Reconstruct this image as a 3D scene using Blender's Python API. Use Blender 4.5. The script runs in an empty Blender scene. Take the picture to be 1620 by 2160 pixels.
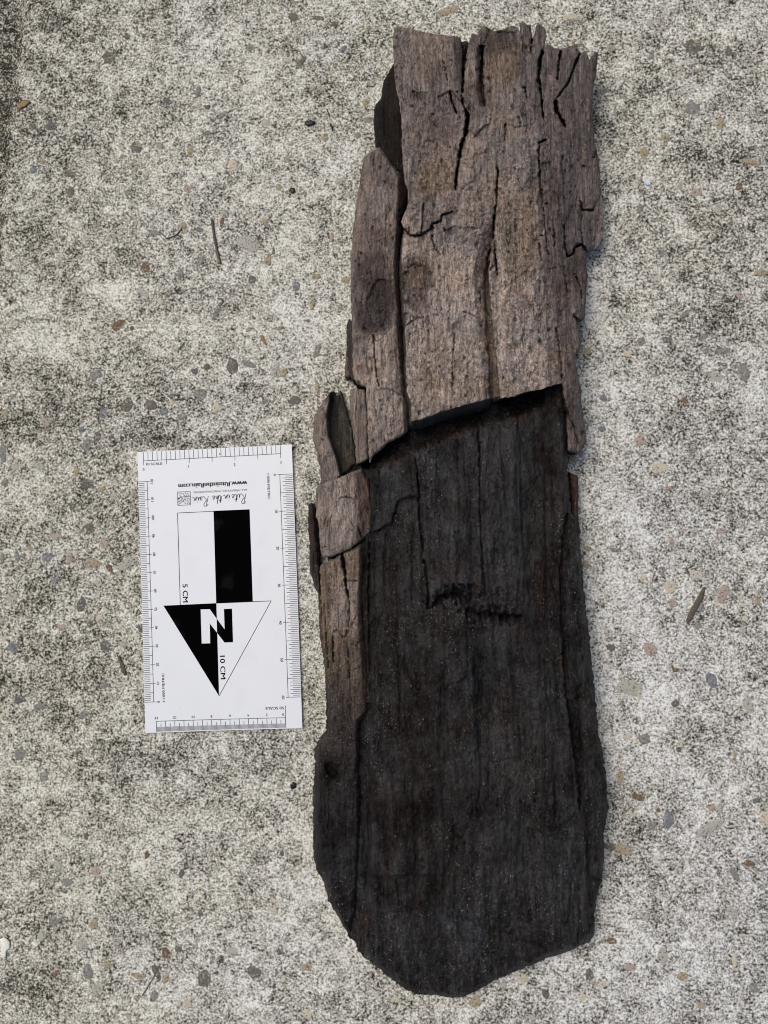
import bpy, bmesh, math, random
import numpy as np
from mathutils import Vector, Matrix

# ------------------------------------------------------------------ camera, sky, sun, exposure
scene = bpy.context.scene
FPX = 1560.0                                   # focal length in photo pixels (26 mm phone lens)
CAM_H, AX, AY = 0.4020617, 0.04128349, 0.04825076
cam_data = bpy.data.cameras.new("camera")
cam_data.sensor_fit = 'VERTICAL'; cam_data.sensor_height = 36.0; cam_data.lens = 26.0
cam_data.clip_start = 0.01; cam_data.clip_end = 50.0
cam = bpy.data.objects.new("camera", cam_data)
scene.collection.objects.link(cam)
RCAM = Matrix.Rotation(AX, 3, 'X') @ Matrix.Rotation(AY, 3, 'Y')
cam.matrix_world = Matrix.Translation((0, 0, CAM_H)) @ RCAM.to_4x4()
scene.camera = cam

SUN_EL, SUN_AZ = math.radians(58), math.radians(-52)     # azimuth from +Y (top of the picture), clockwise
world = bpy.data.worlds.new("World"); scene.world = world; world.use_nodes = True
wn = world.node_tree.nodes; wn.clear()
wo = wn.new("ShaderNodeOutputWorld"); wb = wn.new("ShaderNodeBackground"); ws = wn.new("ShaderNodeTexSky")
ws.sky_type = 'NISHITA'; ws.sun_disc = False
ws.sun_elevation = SUN_EL; ws.sun_rotation = SUN_AZ
ws.air_density = 1.0; ws.dust_density = 4.0; ws.ozone_density = 1.0
wb.inputs["Strength"].default_value = 0.08
world.node_tree.links.new(ws.outputs[0], wb.inputs[0]); world.node_tree.links.new(wb.outputs[0], wo.inputs[0])
sun_data = bpy.data.lights.new("sun", 'SUN')
sun_data.energy = 1.5; sun_data.angle = math.radians(45); sun_data.color = (1.0, 0.95, 0.86)
sun = bpy.data.objects.new("sun", sun_data); scene.collection.objects.link(sun)
sd = Vector((math.sin(SUN_AZ) * math.cos(SUN_EL), math.cos(SUN_AZ) * math.cos(SUN_EL), math.sin(SUN_EL)))
sun.rotation_euler = sd.to_track_quat('Z', 'Y').to_euler()
scene.view_settings.view_transform = 'Standard'; scene.view_settings.look = 'None'
scene.cycles.filter_width = 1.05
scene.view_settings.exposure = 0.17; scene.view_settings.gamma = 1.0

# ------------------------------------------------------------------ helpers
rng = np.random.default_rng(7)
random.seed(7)
COL = scene.collection
RN = np.array(RCAM)
MM = 0.001

def P(px, py, z):
    """photo pixel (1620 x 2160) -> point of the place at height z (metres)"""
    px = np.asarray(px, float); py = np.asarray(py, float); z = np.asarray(z, float)
    d = np.stack([(px - 810) / FPX, -(py - 1080) / FPX, -np.ones_like(px)], -1) @ RN.T
    t = (z - CAM_H) / d[..., 2]
    return np.stack([d[..., 0] * t, d[..., 1] * t, z + 0 * t], -1)

def unP(X, Y):
    """point on the ground -> photo pixel"""
    v = np.stack([X, Y, np.full_like(X, -CAM_H)], -1) @ RN
    return 810 + FPX * v[..., 0] / -v[..., 2], 1080 - FPX * v[..., 1] / -v[..., 2]

_perm = np.concatenate([rng.permutation(512)] * 3)
_gr = np.stack([np.cos(np.linspace(0, 2 * np.pi, 512, False)), np.sin(np.linspace(0, 2 * np.pi, 512, False))], -1)
def noise(x, y, seed=0):
    x = np.asarray(x, float) + seed * 17.31; y = np.asarray(y, float) - seed * 9.77
    xi = np.floor(x).astype(int); yi = np.floor(y).astype(int)
    xf = x - xi; yf = y - yi
    u = xf * xf * xf * (xf * (xf * 6 - 15) + 10); v = yf * yf * yf * (yf * (yf * 6 - 15) + 10)
    def g(ix, iy, fx, fy):
        h = _perm[_perm[ix & 511] + (iy & 511)]
        gv = _gr[h]
        return gv[..., 0] * fx + gv[..., 1] * fy
    a = g(xi, yi, xf, yf); b = g(xi + 1, yi, xf - 1, yf)
    c = g(xi, yi + 1, xf, yf - 1); d = g(xi + 1, yi + 1, xf - 1, yf - 1)
    return (a + (b - a) * u + (c - a) * v + (a - b - c + d) * u * v) * 1.41
def fbm(x, y, oct=4, seed=0, gain=0.5):
    s = 0; a = 1; t = 0
    for i in range(oct):
        s = s + a * noise(x * 2 ** i, y * 2 ** i, seed + i * 3); t += a; a *= gain
    return s / t
def sstep(a, b, x):
    t = np.clip((x - a) / (b - a), 0, 1); return t * t * (3 - 2 * t)

def jitter(px, py):
    jx = 1.6 * noise(px / 9, py / 9, 40) + 1.6 * noise(px / 28, py / 28, 41)
    jy = 1.6 * noise(px / 9, py / 9, 42) + 1.4 * noise(px / 28, py / 28, 43)
    return jx, jy

def seg_dist(px, py, pl):
    """distance of points to a polyline and the run (0..1) along it"""
    pl = np.asarray(pl, float)
    best = np.full(px.shape, 1e9); run = np.zeros(px.shape)
    L = np.r_[0, np.cumsum(np.hypot(*np.diff(pl, axis=0).T))]
    for i in range(len(pl) - 1):
        a = pl[i]; b = pl[i + 1]; d = b - a; n = max(d @ d, 1e-9)
        t = np.clip(((px - a[0]) * d[0] + (py - a[1]) * d[1]) / n, 0, 1)
        q = np.hypot(px - a[0] - t * d[0], py - a[1] - t * d[1])
        m = q < best
        best = np.where(m, q, best); run = np.where(m, (L[i] + t * np.sqrt(n)) / L[-1], run)
    return best, run

def resample(poly, step=2.0):
    poly = np.asarray(poly, float); out = []
    for i in range(len(poly)):
        a = poly[i]; b = poly[(i + 1) % len(poly)]
        n = max(1, int(np.hypot(*(b - a)) / step))
        for k in range(n): out.append(a + (b - a) * k / n)
    return np.array(out)

def inside(px, py, poly):
    r = np.zeros(px.shape, bool)
    x0, y0 = poly[:, 0], poly[:, 1]; x1, y1 = np.roll(x0, -1), np.roll(y0, -1)
    for a, b, c, d in zip(x0, y0, x1, y1):
        if b == d: continue
        m = (b > py) != (d > py)
        r ^= m & (px < (c - a) * (py - b) / (d - b) + a)
    return r

def inside_grid(xs, ys, poly):
    """inside test for the points of a grid, row by row"""
    out = np.zeros((len(ys), len(xs)), bool)
    x0, y0 = poly[:, 0], poly[:, 1]; x1, y1 = np.roll(x0, -1), np.roll(y0, -1)
    for j, y in enumerate(ys):
        m = (y0 > y) != (y1 > y)
        if not m.any(): continue
        c = np.sort((x1[m] - x0[m]) * (y - y0[m]) / (y1[m] - y0[m]) + x0[m])
        out[j] = np.searchsorted(c, xs) % 2 == 1
    return out

def near_poly(pts, poly):
    """nearest point of a closed polygon for each of pts"""
    out = np.empty_like(pts); a = poly; b = np.roll(poly, -1, 0); d = b - a
    n = np.maximum((d ** 2).sum(1), 1e-9)
    for i in range(0, len(pts), 400):
        p = pts[i:i + 400, None, :]
        t = np.clip(((p - a) * d).sum(2) / n, 0, 1)
        q = a + t[..., None] * d
        k = ((p - q) ** 2).sum(2).argmin(1)
        out[i:i + 400] = q[np.arange(len(k)), k]
    return out

def dist_poly(px, py, poly, reach=60):
    """distance to a polygon outline, capped at reach: splatted from its points on a coarse search"""
    from mathutils import kdtree
    kd = kdtree.KDTree(len(poly))
    for i, q in enumerate(poly): kd.insert((q[0], q[1], 0), i)
    kd.balance()
    f = np.empty(px.size)
    for i, (x, y) in enumerate(zip(px.ravel(), py.ravel())):
        f[i] = kd.find((x, y, 0))[2]
    return f.reshape(px.shape)

def tag(o, label=None, cat=None, group=None, kind=None):
    if label: o["label"] = label
    if cat: o["category"] = cat
    if group: o["group"] = group
    if kind: o["kind"] = kind
    return o

def link(name, mesh, mat, parent=None):
    o = bpy.data.objects.new(name, mesh); COL.objects.link(o)
    if mat is not None: mesh.materials.append(mat)
    if parent is not None:
        o.parent = parent; o.matrix_parent_inverse = parent.matrix_world.inverted()
    return o

def mesh_np(name, V, Q, cols=None, smooth=True, tris=None):
    me = bpy.data.meshes.new(name)
    Q = np.asarray(Q, np.int32).reshape(-1, 4) if len(Q) else np.zeros((0, 4), np.int32)
    T = np.asarray(tris, np.int32).reshape(-1, 3) if tris is not None and len(tris) else np.zeros((0, 3), np.int32)
    me.vertices.add(len(V)); me.vertices.foreach_set("co", np.asarray(V, np.float32).ravel())
    nl = Q.size + T.size
    me.loops.add(nl); me.loops.foreach_set("vertex_index", np.concatenate([Q.ravel(), T.ravel()]).astype(np.int32))
    me.polygons.add(len(Q) + len(T))
    st = np.concatenate([np.arange(len(Q)) * 4, Q.size + np.arange(len(T)) * 3]).astype(np.int32)
    me.polygons.foreach_set("loop_start", st)
    me.polygons.foreach_set("use_smooth", np.full(len(st), smooth))
    me.update(calc_edges=True); me.validate()
    if cols is not None:
        a = me.attributes.new("Col", 'FLOAT_COLOR', 'POINT')
        a.data.foreach_set("color", np.asarray(cols, np.float32).ravel())
    return me

def empty(name, loc):
    o = bpy.data.objects.new(name, None); COL.objects.link(o); o.location = loc
    o.empty_display_size = 0.02
    bpy.context.view_layer.update()
    return o

# ------------------------------------------------------------------ materials
class NT:
    def __init__(s, name):
        s.m = bpy.data.materials.new(name); s.m.use_nodes = True; s.t = s.m.node_tree; s.t.nodes.clear()
        s.out = s.t.nodes.new("ShaderNodeOutputMaterial"); s.b = s.t.nodes.new("ShaderNodeBsdfPrincipled")
        s.t.links.new(s.b.outputs[0], s.out.inputs[0])
    def n(s, kind, **kw):
        x = s.t.nodes.new(kind)
        for k, v in kw.items():
            if k == 'inp':
                for i, val in v.items():
                    if hasattr(val, 'is_output'): s.t.links.new(val, x.inputs[i])
                    else: x.inputs[i].default_value = val
            else: setattr(x, k, v)
        return x
    def set(s, i, val):
        if hasattr(val, 'is_output'): s.t.links.new(val, s.b.inputs[i])
        else: s.b.inputs[i].default_value = val
    def coord(s): return s.n("ShaderNodeTexCoord").outputs["Object"]
    def mapped(s, vec, sc, off=(0, 0, 0)):
        return s.n("ShaderNodeMapping", inp={0: vec, 1: off, 3: sc}).outputs[0]
    def noise(s, vec, scale, detail=3, rough=0.55, dist=0.0):
        return s.n("ShaderNodeTexNoise", inp={'Vector': vec, 'Scale': scale, 'Detail': detail, 'Roughness': rough, 'Distortion': dist}).outputs[0]
    def voro(s, vec, scale, feature='F1', out=0):
        return s.n("ShaderNodeTexVoronoi", feature=feature, inp={'Vector': vec, 'Scale': scale}).outputs[out]
    def rng(s, v, a, b, c=0.0, d=1.0, smooth=False):
        x = s.n("ShaderNodeMapRange", inp={0: v, 1: a, 2: b, 3: c, 4: d})
        if smooth: x.interpolation_type = 'SMOOTHSTEP'
        return x.outputs[0]
    def math(s, op, a, b=0.0, clamp=False):
        x = s.n("ShaderNodeMath", operation=op, inp={0: a, 1: b}); x.use_clamp = clamp
        return x.outputs[0]
    def lerp(s, f, a, b): return s.n("ShaderNodeMix", data_type='FLOAT', inp={0: f, 2: a, 3: b}).outputs[0]
    def mix(s, f, a, b, mode='MIX'):
        x = s.n("ShaderNodeMix", data_type='RGBA', blend_type=mode)
        for i, v in ((0, f), (6, a), (7, b)):
            if hasattr(v, 'is_output'): s.t.links.new(v, x.inputs[i])
            else: x.inputs[i].default_value = (v if i == 0 or len(v) == 4 else (*v, 1))
        return x.outputs[2]
    def bump(s, h, strength, dist, prev=None):
        x = s.n("ShaderNodeBump", inp={'Strength': strength, 'Distance': dist, 'Height': h})
        if prev is not None: s.t.links.new(prev, x.inputs['Normal'])
        return x.outputs[0]

def concrete_material():
    k = NT("weathered_concrete"); c = k.coord()
    at = k.n("ShaderNodeAttribute", attribute_name="Col")
    sep = k.n("ShaderNodeSeparateColor", inp={0: at.outputs["Color"]})
    stain, bare, tint = sep.outputs[0], sep.outputs[1], sep.outputs[2]
    fine = k.noise(c, 780, 2, 0.6)                     # grit about a millimetre across
    finer = k.noise(k.mapped(c, (1, 1, 1), (3.1, 1.7, 0)), 1500, 2, 0.7)
    mid = k.noise(c, 260, 4, 0.7, 0.8)
    blot = k.noise(k.mapped(c, (1, 1, 1), (5.3, 0.4, 0)), 55, 5, 0.62)
    big = k.noise(k.mapped(c, (1, 1, 1), (1.3, 8.4, 0)), 12, 4, 0.6)
    s = k.math('ADD', k.math('MULTIPLY', fine, 1.0), k.math('MULTIPLY', finer, 0.50))
    s = k.math('ADD', s, k.math('MULTIPLY', mid, 0.80))
    s = k.math('ADD', s, k.math('MULTIPLY', blot, 0.56))
    s = k.math('ADD', s, k.math('MULTIPLY', big, 0.22))
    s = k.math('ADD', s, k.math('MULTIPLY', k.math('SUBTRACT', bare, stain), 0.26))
    f = k.rng(s, 1.23, 1.77, 0, 1)
    x = k.n("ShaderNodeValToRGB", inp={0: f}); r = x.color_ramp
    r.elements[0].position = 0.0; r.elements[0].color = (0.024, 0.022, 0.016, 1)
    r.elements[1].position = 1.0; r.elements[1].color = (0.90, 0.88, 0.79, 1)
    for p, col in ((0.2, (0.082, 0.076, 0.060)), (0.4, (0.28, 0.264, 0.214)), (0.6, (0.51, 0.488, 0.405)), (0.8, (0.705, 0.683, 0.59))):
        e = r.elements.new(p); e.color = (*col, 1)
    # warm and cool zones
    warm = k.noise(k.mapped(c, (1, 1, 1), (9.3, 2.4, 0)), 16, 3, 0.6)
    wf = k.math('ADD', k.rng(warm, 0.35, 0.65, 0, 0.5), tint, clamp=True)
    base = k.mix(wf, x.outputs[0], k.mix(1.0, x.outputs[0], (1.0, 1.02, 1.14), 'MULTIPLY'))
    rust = k.rng(k.noise(k.mapped(c, (1, 1, 1), (2.2, 6.4, 0)), 120, 3, 0.6), 0.62, 0.75, 0, 0.35)
    base = k.mix(rust, base, k.mix(1.0, base, (1.08, 0.93, 0.75), 'MULTIPLY'))
    # scattered black pits of lichen and pale sand grains
    vd = k.voro(c, 420); vc = k.voro(c, 420, out=1)
    pick = k.n("ShaderNodeSeparateColor", inp={0: vc})
    pit = k.math('MULTIPLY', k.rng(vd, 0.16, 0.30, 1, 0), k.rng(pick.outputs[0], 0.90, 0.93, 0, 1))
    base = k.mix(k.math('MULTIPLY', pit, 0.8), base, (0.03, 0.028, 0.026))
    grain = k.math('MULTIPLY', k.rng(vd, 0.18, 0.32, 1, 0), k.rng(pick.outputs[1], 0.88, 0.90, 0, 1))
    base = k.mix(k.math('MULTIPLY', grain, 0.75), base, (0.80, 0.78, 0.72))
    k.set("Base Color", base); k.set("Roughness", 0.92); k.set("Specular IOR Level", 0.2)
    b = k.bump(fine, 0.8, 0.0011); b = k.bump(mid, 0.6, 0.0014, b)
    k.set("Normal", b)
    return k.m

def wood_material():
    """brown weathered wood where the wetness (alpha of Col) is 0, black wet wood where it is 1"""
    k = NT("old_split_wood"); c = k.coord()
    at = k.n("ShaderNodeAttribute", attribute_name="Col")
    wet = at.outputs["Alpha"]
    g = k.mapped(c, (1, 0.10, 1))
    fib = k.noise(g, 850, 4, 0.65, 0.6); fib2 = k.noise(k.mapped(c, (1, 0.06, 1), (3, 1, 0)), 260, 3, 0.6)
    fine = k.noise(c, 1250, 2, 0.7); crumb = k.noise(k.mapped(c, (1, 0.65, 1), (2, 5, 0)), 480, 4, 0.7)
    patch = k.noise(k.mapped(c, (1, 0.45, 1), (7, 2, 0)), 70, 4, 0.65)
    m1 = k.rng(fib, 0.36, 0.64, 0.62, 1.38); m2 = k.lerp(wet, k.rng(fine, 0.34, 0.66, 0.78, 1.22), k.rng(fine, 0.34, 0.66, 0.40, 1.60))
    m3 = k.rng(fib2, 0.3, 0.7, 0.85, 1.15); m4 = k.lerp(wet, k.rng(crumb, 0.34, 0.66, 0.84, 1.16), k.rng(crumb, 0.34, 0.66, 0.45, 1.55)); m5 = k.rng(patch, 0.3, 0.7, 0.88, 1.12)
    m = k.math('MULTIPLY', k.math('MULTIPLY', m1, m2), k.math('MULTIPLY', m3, k.math('MULTIPLY', m4, m5)))
    cc = k.n("ShaderNodeCombineColor", inp={0: m, 1: m, 2: m}).outputs[0]
    base = k.mix(1.0, at.outputs["Color"], cc, 'MULTIPLY')
    # flakes with worn pale rims, fine splits along the grain
    dry = k.rng(wet, 0.1, 0.7, 1, 0)
    fl = k.noise(k.mapped(c, (1, 0.5, 1), (6, 3, 0)), 130, 4, 0.65, 0.9)
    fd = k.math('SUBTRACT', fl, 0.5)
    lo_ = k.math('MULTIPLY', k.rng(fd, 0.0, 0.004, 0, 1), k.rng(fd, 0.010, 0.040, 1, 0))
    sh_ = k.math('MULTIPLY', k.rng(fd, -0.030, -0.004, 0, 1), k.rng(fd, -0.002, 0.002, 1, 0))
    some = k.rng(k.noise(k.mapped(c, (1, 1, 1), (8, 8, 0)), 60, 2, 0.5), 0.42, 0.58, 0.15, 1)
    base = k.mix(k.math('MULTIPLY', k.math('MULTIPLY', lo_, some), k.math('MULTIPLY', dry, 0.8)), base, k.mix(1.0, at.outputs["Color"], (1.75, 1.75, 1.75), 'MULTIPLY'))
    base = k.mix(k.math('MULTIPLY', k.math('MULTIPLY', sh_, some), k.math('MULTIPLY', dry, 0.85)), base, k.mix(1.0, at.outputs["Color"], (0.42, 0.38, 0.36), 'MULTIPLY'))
    sp_ = k.math('ABSOLUTE', k.math('SUBTRACT', k.noise(k.mapped(c, (1, 0.07, 1), (2, 7, 0)), 330, 2, 0.5, 0.4), 0.5))
    split = k.math('MULTIPLY', k.rng(sp_, 0.004, 0.014, 1, 0), k.rng(k.noise(k.mapped(c, (1, 0.4, 1), (1, 9, 0)), 110, 2, 0.5), 0.50, 0.56, 0, 1))
    base = k.mix(k.math('MULTIPLY', split, 0.85), base, k.mix(1.0, at.outputs["Color"], (0.35, 0.32, 0.30), 'MULTIPLY'))
    step_ = k.math('SUBTRACT', k.math('MULTIPLY', k.rng(fd, -0.012, 0.012, 0, 1), dry), k.math('MULTIPLY', split, 0.9))
    # dark flecks in the brown wood
    vd = k.voro(k.mapped(c, (1, 0.55, 1)), 330); vp = k.n("ShaderNodeSeparateColor", inp={0: k.voro(k.mapped(c, (1, 0.55, 1)), 330, out=1)})
    fleck = k.math('MULTIPLY', k.rng(vd, 0.2, 0.4, 1, 0), k.rng(vp.outputs[0], 0.94, 0.96, 0, 1))
    base = k.mix(k.math('MULTIPLY', fleck, k.rng(wet, 0, 1, 0.6, 0.3)), base, (0.028, 0.02, 0.018))
    # glints of wet grains painted into the colour as pale specks, denser in places
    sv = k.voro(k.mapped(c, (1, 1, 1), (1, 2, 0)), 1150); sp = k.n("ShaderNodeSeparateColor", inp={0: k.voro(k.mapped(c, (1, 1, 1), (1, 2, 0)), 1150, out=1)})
    glint_amt = k.rng(k.noise(k.mapped(c, (1, 0.7, 1), (4, 4, 0)), 24, 5, 0.7, 0.6), 0.50, 0.66, 0.002, 0.42)
    thr = k.math('SUBTRACT', 0.985, k.math('MULTIPLY', glint_amt, k.rng(wet, 0, 1, 0.35, 1.0)))
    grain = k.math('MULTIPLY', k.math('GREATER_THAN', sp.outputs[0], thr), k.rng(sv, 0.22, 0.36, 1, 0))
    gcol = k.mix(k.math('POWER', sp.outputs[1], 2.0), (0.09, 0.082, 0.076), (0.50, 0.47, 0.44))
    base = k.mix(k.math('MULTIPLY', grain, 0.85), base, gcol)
    k.set("Base Color", base)
    k.set("Roughness", k.math('ADD', k.rng(wet, 0, 1, 0.88, 0.44), k.rng(fine, 0.3, 0.7, -0.08, 0.08)))
    sheen = k.rng(k.noise(k.mapped(c, (1, 0.5, 1), (3, 6, 0)), 110, 4, 0.7), 0.40, 0.62, 0.04, 0.42)
    k.set("Specular IOR Level", k.lerp(wet, 0.12, sheen))
    b = k.bump(step_, 0.9, 0.0009); b = k.bump(fib, 0.5, 0.0007, b); b = k.bump(crumb, 0.9, 0.0016, b); b = k.bump(fine, 0.8, 0.0008, b)
    k.set("Normal", b)
    return k.m

def plain(name, col, rough=0.6, var=0.15, scale=400, bump=0.0, spec=0.4, speckle=None, scuff=None):
    k = NT(name); c = k.coord()
    nz = k.noise(c, scale, 4, 0.65)
    m = k.rng(nz, 0.3, 0.7, 1 - var, 1 + var)
    cc = k.n("ShaderNodeCombineColor", inp={0: m, 1: m, 2: m}).outputs[0]
    base = k.mix(1.0, (*col, 1), cc, 'MULTIPLY')
    if scuff:
        vc = k.n("ShaderNodeSeparateColor", inp={0: k.voro(c, 330, out=1)})
        sc_ = k.math('MULTIPLY', k.rng(k.voro(c, 330), 0.05, 0.13, 1, 0), k.rng(vc.outputs[0], 0.955, 0.96, 0, 1))
        sm = k.rng(k.noise(c, 55, 4, 0.6), 0.55, 0.8, 0, 0.10)
        base = k.mix(k.math('ADD', k.math('MULTIPLY', sc_, 0.55), sm, clamp=True), base, scuff)
    if speckle:
        w = k.n("ShaderNodeNewGeometry").outputs["Position"]
        g1 = k.noise(w, 780, 2, 0.6); g2 = k.noise(w, 260, 4, 0.65)
        film = k.rng(k.math('ADD', g1, k.math('MULTIPLY', g2, 0.8)), 0.97, 1.07, 0, 0.75)
        base = k.mix(film, base, (0.42, 0.41, 0.355))
        s = k.rng(k.math('ADD', g1, k.math('MULTIPLY', k.noise(w, 1500, 2, 0.7), 0.6)), 0.74, 0.64, 0, speckle[2])
        base = k.mix(s, base, (0.06, 0.054, 0.044))
    k.set("Base Color", base); k.set("Roughness", rough); k.set("Specular IOR Level", spec)
    if bump: k.set("Normal", k.bump(nz, 0.6, bump))
    return k.m

M_CONC = concrete_material()
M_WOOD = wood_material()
M_CARD = plain("white_plastic_card", (0.80, 0.825, 0.85), 0.38, 0.012, 60, spec=0.4, scuff=(0.30, 0.28, 0.25, 1))
M_INK = plain("black_ink", (0.0018, 0.0018, 0.0018), 0.5, 0.2, 900, spec=0.0, scuff=(0.16, 0.16, 0.16, 1))
M_INKLIGHT = plain("thin_grey_ink", (0.010, 0.011, 0.014), 0.5, 0.05, 300, spec=0.05)
M_PAPERWHITE = plain("white_print", (0.80, 0.81, 0.84), 0.38, 0.012, 60)
SPK = ((0.20, 0.19, 0.165), 0.86, 0.75)
M_PEB = {
    'grey': plain("grey_pebble", (0.25, 0.245, 0.225), 0.8, 0.25, 900, 0.0003, speckle=SPK),
    'dark': plain("dark_pebble", (0.145, 0.14, 0.13), 0.8, 0.3, 900, 0.0003, speckle=((0.4, 0.38, 0.34), 0.9, 0.7)),
    'blue': plain("blue_grey_pebble", (0.20, 0.205, 0.225), 0.8, 0.25, 900, 0.0003, speckle=SPK),
    'pale': plain("pale_pebble", (0.46, 0.44, 0.385), 0.8, 0.2, 900, 0.0003, speckle=SPK),
    'tan': plain("tan_pebble", (0.40, 0.33, 0.22), 0.8, 0.25, 700, 0.0003, speckle=((0.09, 0.07, 0.05), 0.90, 0.8)),
    'cream': plain("cream_pebble", (0.62, 0.55, 0.43), 0.8, 0.2, 700, 0.0003, speckle=((0.12, 0.09, 0.06), 0.93, 0.8)),
    'brown': plain("brown_pebble", (0.19, 0.125, 0.075), 0.8, 0.35, 700, 0.0003, speckle=((0.06, 0.045, 0.035), 0.86, 0.7)),
    'pink': plain("pink_pebble", (0.44, 0.345, 0.29), 0.8, 0.25, 700, 0.0003, speckle=SPK),
    'umber': plain("umber_pebble", (0.165, 0.145, 0.12), 0.8, 0.35, 900, 0.0003, speckle=((0.33, 0.3, 0.26), 0.9, 0.7)),
}
M_BLACK = plain("black_husk", (0.012, 0.009, 0.009), 0.4, 0.4, 1500, 0.0002)
M_TWIG = plain("grey_brown_twig", (0.11, 0.092, 0.072), 0.8, 0.4, 1200, 0.0003)
M_STRAW = plain("pale_straw", (0.36, 0.31, 0.22), 0.7, 0.3, 1200, 0.0002)
M_GOLD = plain("golden_flake", (0.26, 0.17, 0.075), 0.6, 0.35, 900, 0.0002)
M_WHITE = plain("white_chip", (0.80, 0.79, 0.70), 0.6, 0.12, 700, 0.0003)
M_BLUEW = plain("pale_blue_chip", (0.62, 0.70, 0.80), 0.5, 0.08, 900)

# ------------------------------------------------------------------ ground
EDGE = [(60, -60), (58, 0), (46, 110), (26, 250), (14, 420), (4, 590), (-16, 760), (-70, 1100), (-150, 1500), (-260, 2300)]
def edge_x(py):
    e = np.array(EDGE, float)
    return np.interp(py, e[:, 1], e[:, 0])
def axis(lo, hi, step, far, n=14):
    core = np.arange(lo, hi + step / 2, step)
    g = (np.linspace(0, 1, n + 1)[1:]) ** 2.2
    return np.r_[(lo - (far - abs(lo)) * g)[::-1], core, hi + (far - hi) * g]
gx = axis(-0.25, 0.25, 0.0013, 1.6); gy = axis(-0.32, 0.32, 0.0013, 1.6)
GX, GY = np.meshgrid(gx, gy)
pxg, pyg = unP(GX, GY)
ground_noise = 0.00035 * fbm(GX * 60, GY * 60, 4, 1) + 0.00022 * fbm(GX * 330, GY * 330, 2, 5)
inner = (np.abs(GX) < 0.3) & (np.abs(GY) < 0.4)
left_of = edge_x(np.clip(pyg, -60, 2300)) + 5 * fbm(pyg / 40, pxg * 0 + 3, 3, 8) - pxg
drop = sstep(-6, 26, left_of) * 0.004
GZ = np.where(inner, ground_noise, 0) - drop
GZ = GZ - 0.0002
def gnd(px, py):
    w = P(px, py, 0 * np.asarray(px, float))
    return 0.00035 * fbm(w[..., 0] * 60, w[..., 1] * 60, 4, 1) - 0.0002
# dirt and stains, darker strips above the card, bare paste and colour drift
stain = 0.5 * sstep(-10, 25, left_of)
bare = np.zeros_like(GX); tint = np.zeros_like(GX)
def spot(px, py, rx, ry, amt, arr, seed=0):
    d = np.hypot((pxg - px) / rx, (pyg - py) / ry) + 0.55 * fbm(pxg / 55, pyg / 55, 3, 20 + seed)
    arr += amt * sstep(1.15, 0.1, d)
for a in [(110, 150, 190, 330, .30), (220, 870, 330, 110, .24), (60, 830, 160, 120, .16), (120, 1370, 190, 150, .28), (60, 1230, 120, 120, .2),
          (350, 930, 190, 28, .32), (500, 930, 130, 20, .22), (1560, 380, 130, 190, .22), (1480, 130, 190, 130, .20), (1460, 580, 220, 200, .16),  # the two narrow strips darken the slab along the card's top edge
          (360, 540, 190, 70, .14), (130, 540, 190, 130, .22), (60, 2080, 140, 80, .35), (330, 1950, 150, 100, .16), (590, 1590, 120, 50, .24),
          (540, 1760, 100, 80, .10), (1500, 1100, 150, 70, .12), (1330, 1750, 80, 40, .25), (1260, 250, 90, 300, .16), (720, 90, 210, 60, .14),
          (1290, 1320, 70, 80, .10), (1420, 880, 200, 60, .10), (200, 1070, 120, 90, .20), (250, 1600, 230, 70, .14), (1480, 1560, 90, 70, .16), (670, 240, 120, 120, .1)]:
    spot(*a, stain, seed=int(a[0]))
for a in [(600, 330, 220, 120, .16), (640, 620, 160, 200, .20), (230, 610, 60, 30, .55), (90, 730, 120, 60, .35), (470, 150, 260, 80, .10), (1350, 1350, 150, 330, .26),
          (1560, 1560, 120, 200, .16), (1290, 1000, 90, 200, .22), (650, 1800, 120, 260, .22), (480, 2080, 300, 110, .20), (1330, 2050, 200, 120, .2),
          (1300, 700, 120, 200, .16), (170, 1290, 80, 60, .16), (230, 1780, 160, 160, .08), (120, 1660, 70, 30, .3), (1500, 1400, 90, 50, .2)]:
    spot(*a, bare, seed=int(a[0]) + 1)
tint += 0.55 * sstep(900, 1500, pxg) * sstep(500, 1000, pyg) + 0.2 * sstep(1700, 2100, pyg) - 0.3 * sstep(500, 100, pxg)
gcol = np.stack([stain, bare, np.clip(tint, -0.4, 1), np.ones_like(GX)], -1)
ny, nx = GX.shape
idx = np.arange(nx * ny).reshape(ny, nx)
quads = np.stack([idx[:-1, :-1], idx[:-1, 1:], idx[1:, 1:], idx[1:, :-1]], -1).reshape(-1, 4)
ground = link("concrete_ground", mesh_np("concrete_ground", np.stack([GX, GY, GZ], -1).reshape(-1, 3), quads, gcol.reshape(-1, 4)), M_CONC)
tag(ground, kind="structure")

# ------------------------------------------------------------------ the old wood
wood = empty("timber_fragment", tuple(P(970, 1080, 0.0)))
tag(wood, "long split piece of old timber, black and wet below, brown and cracked above", "old timber")

BROWN = np.array((.222, .178, .154)); LIGHT = np.array((.340, .276, .236)); DEEP = np.array((.072, .054, .049))
PURPLE = np.array((.158, .127, .119)); TAN = np.array((.215, .155, .108)); DARK = np.array((.0150, .0130, .0124))
SLATE = np.array((.0205, .0192, .0194)); RED = np.array((.048, .029, .024)); OLIVE = np.array((.060, .055, .045)); PITCH = np.array((.0040, .0030, .0026))

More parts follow.
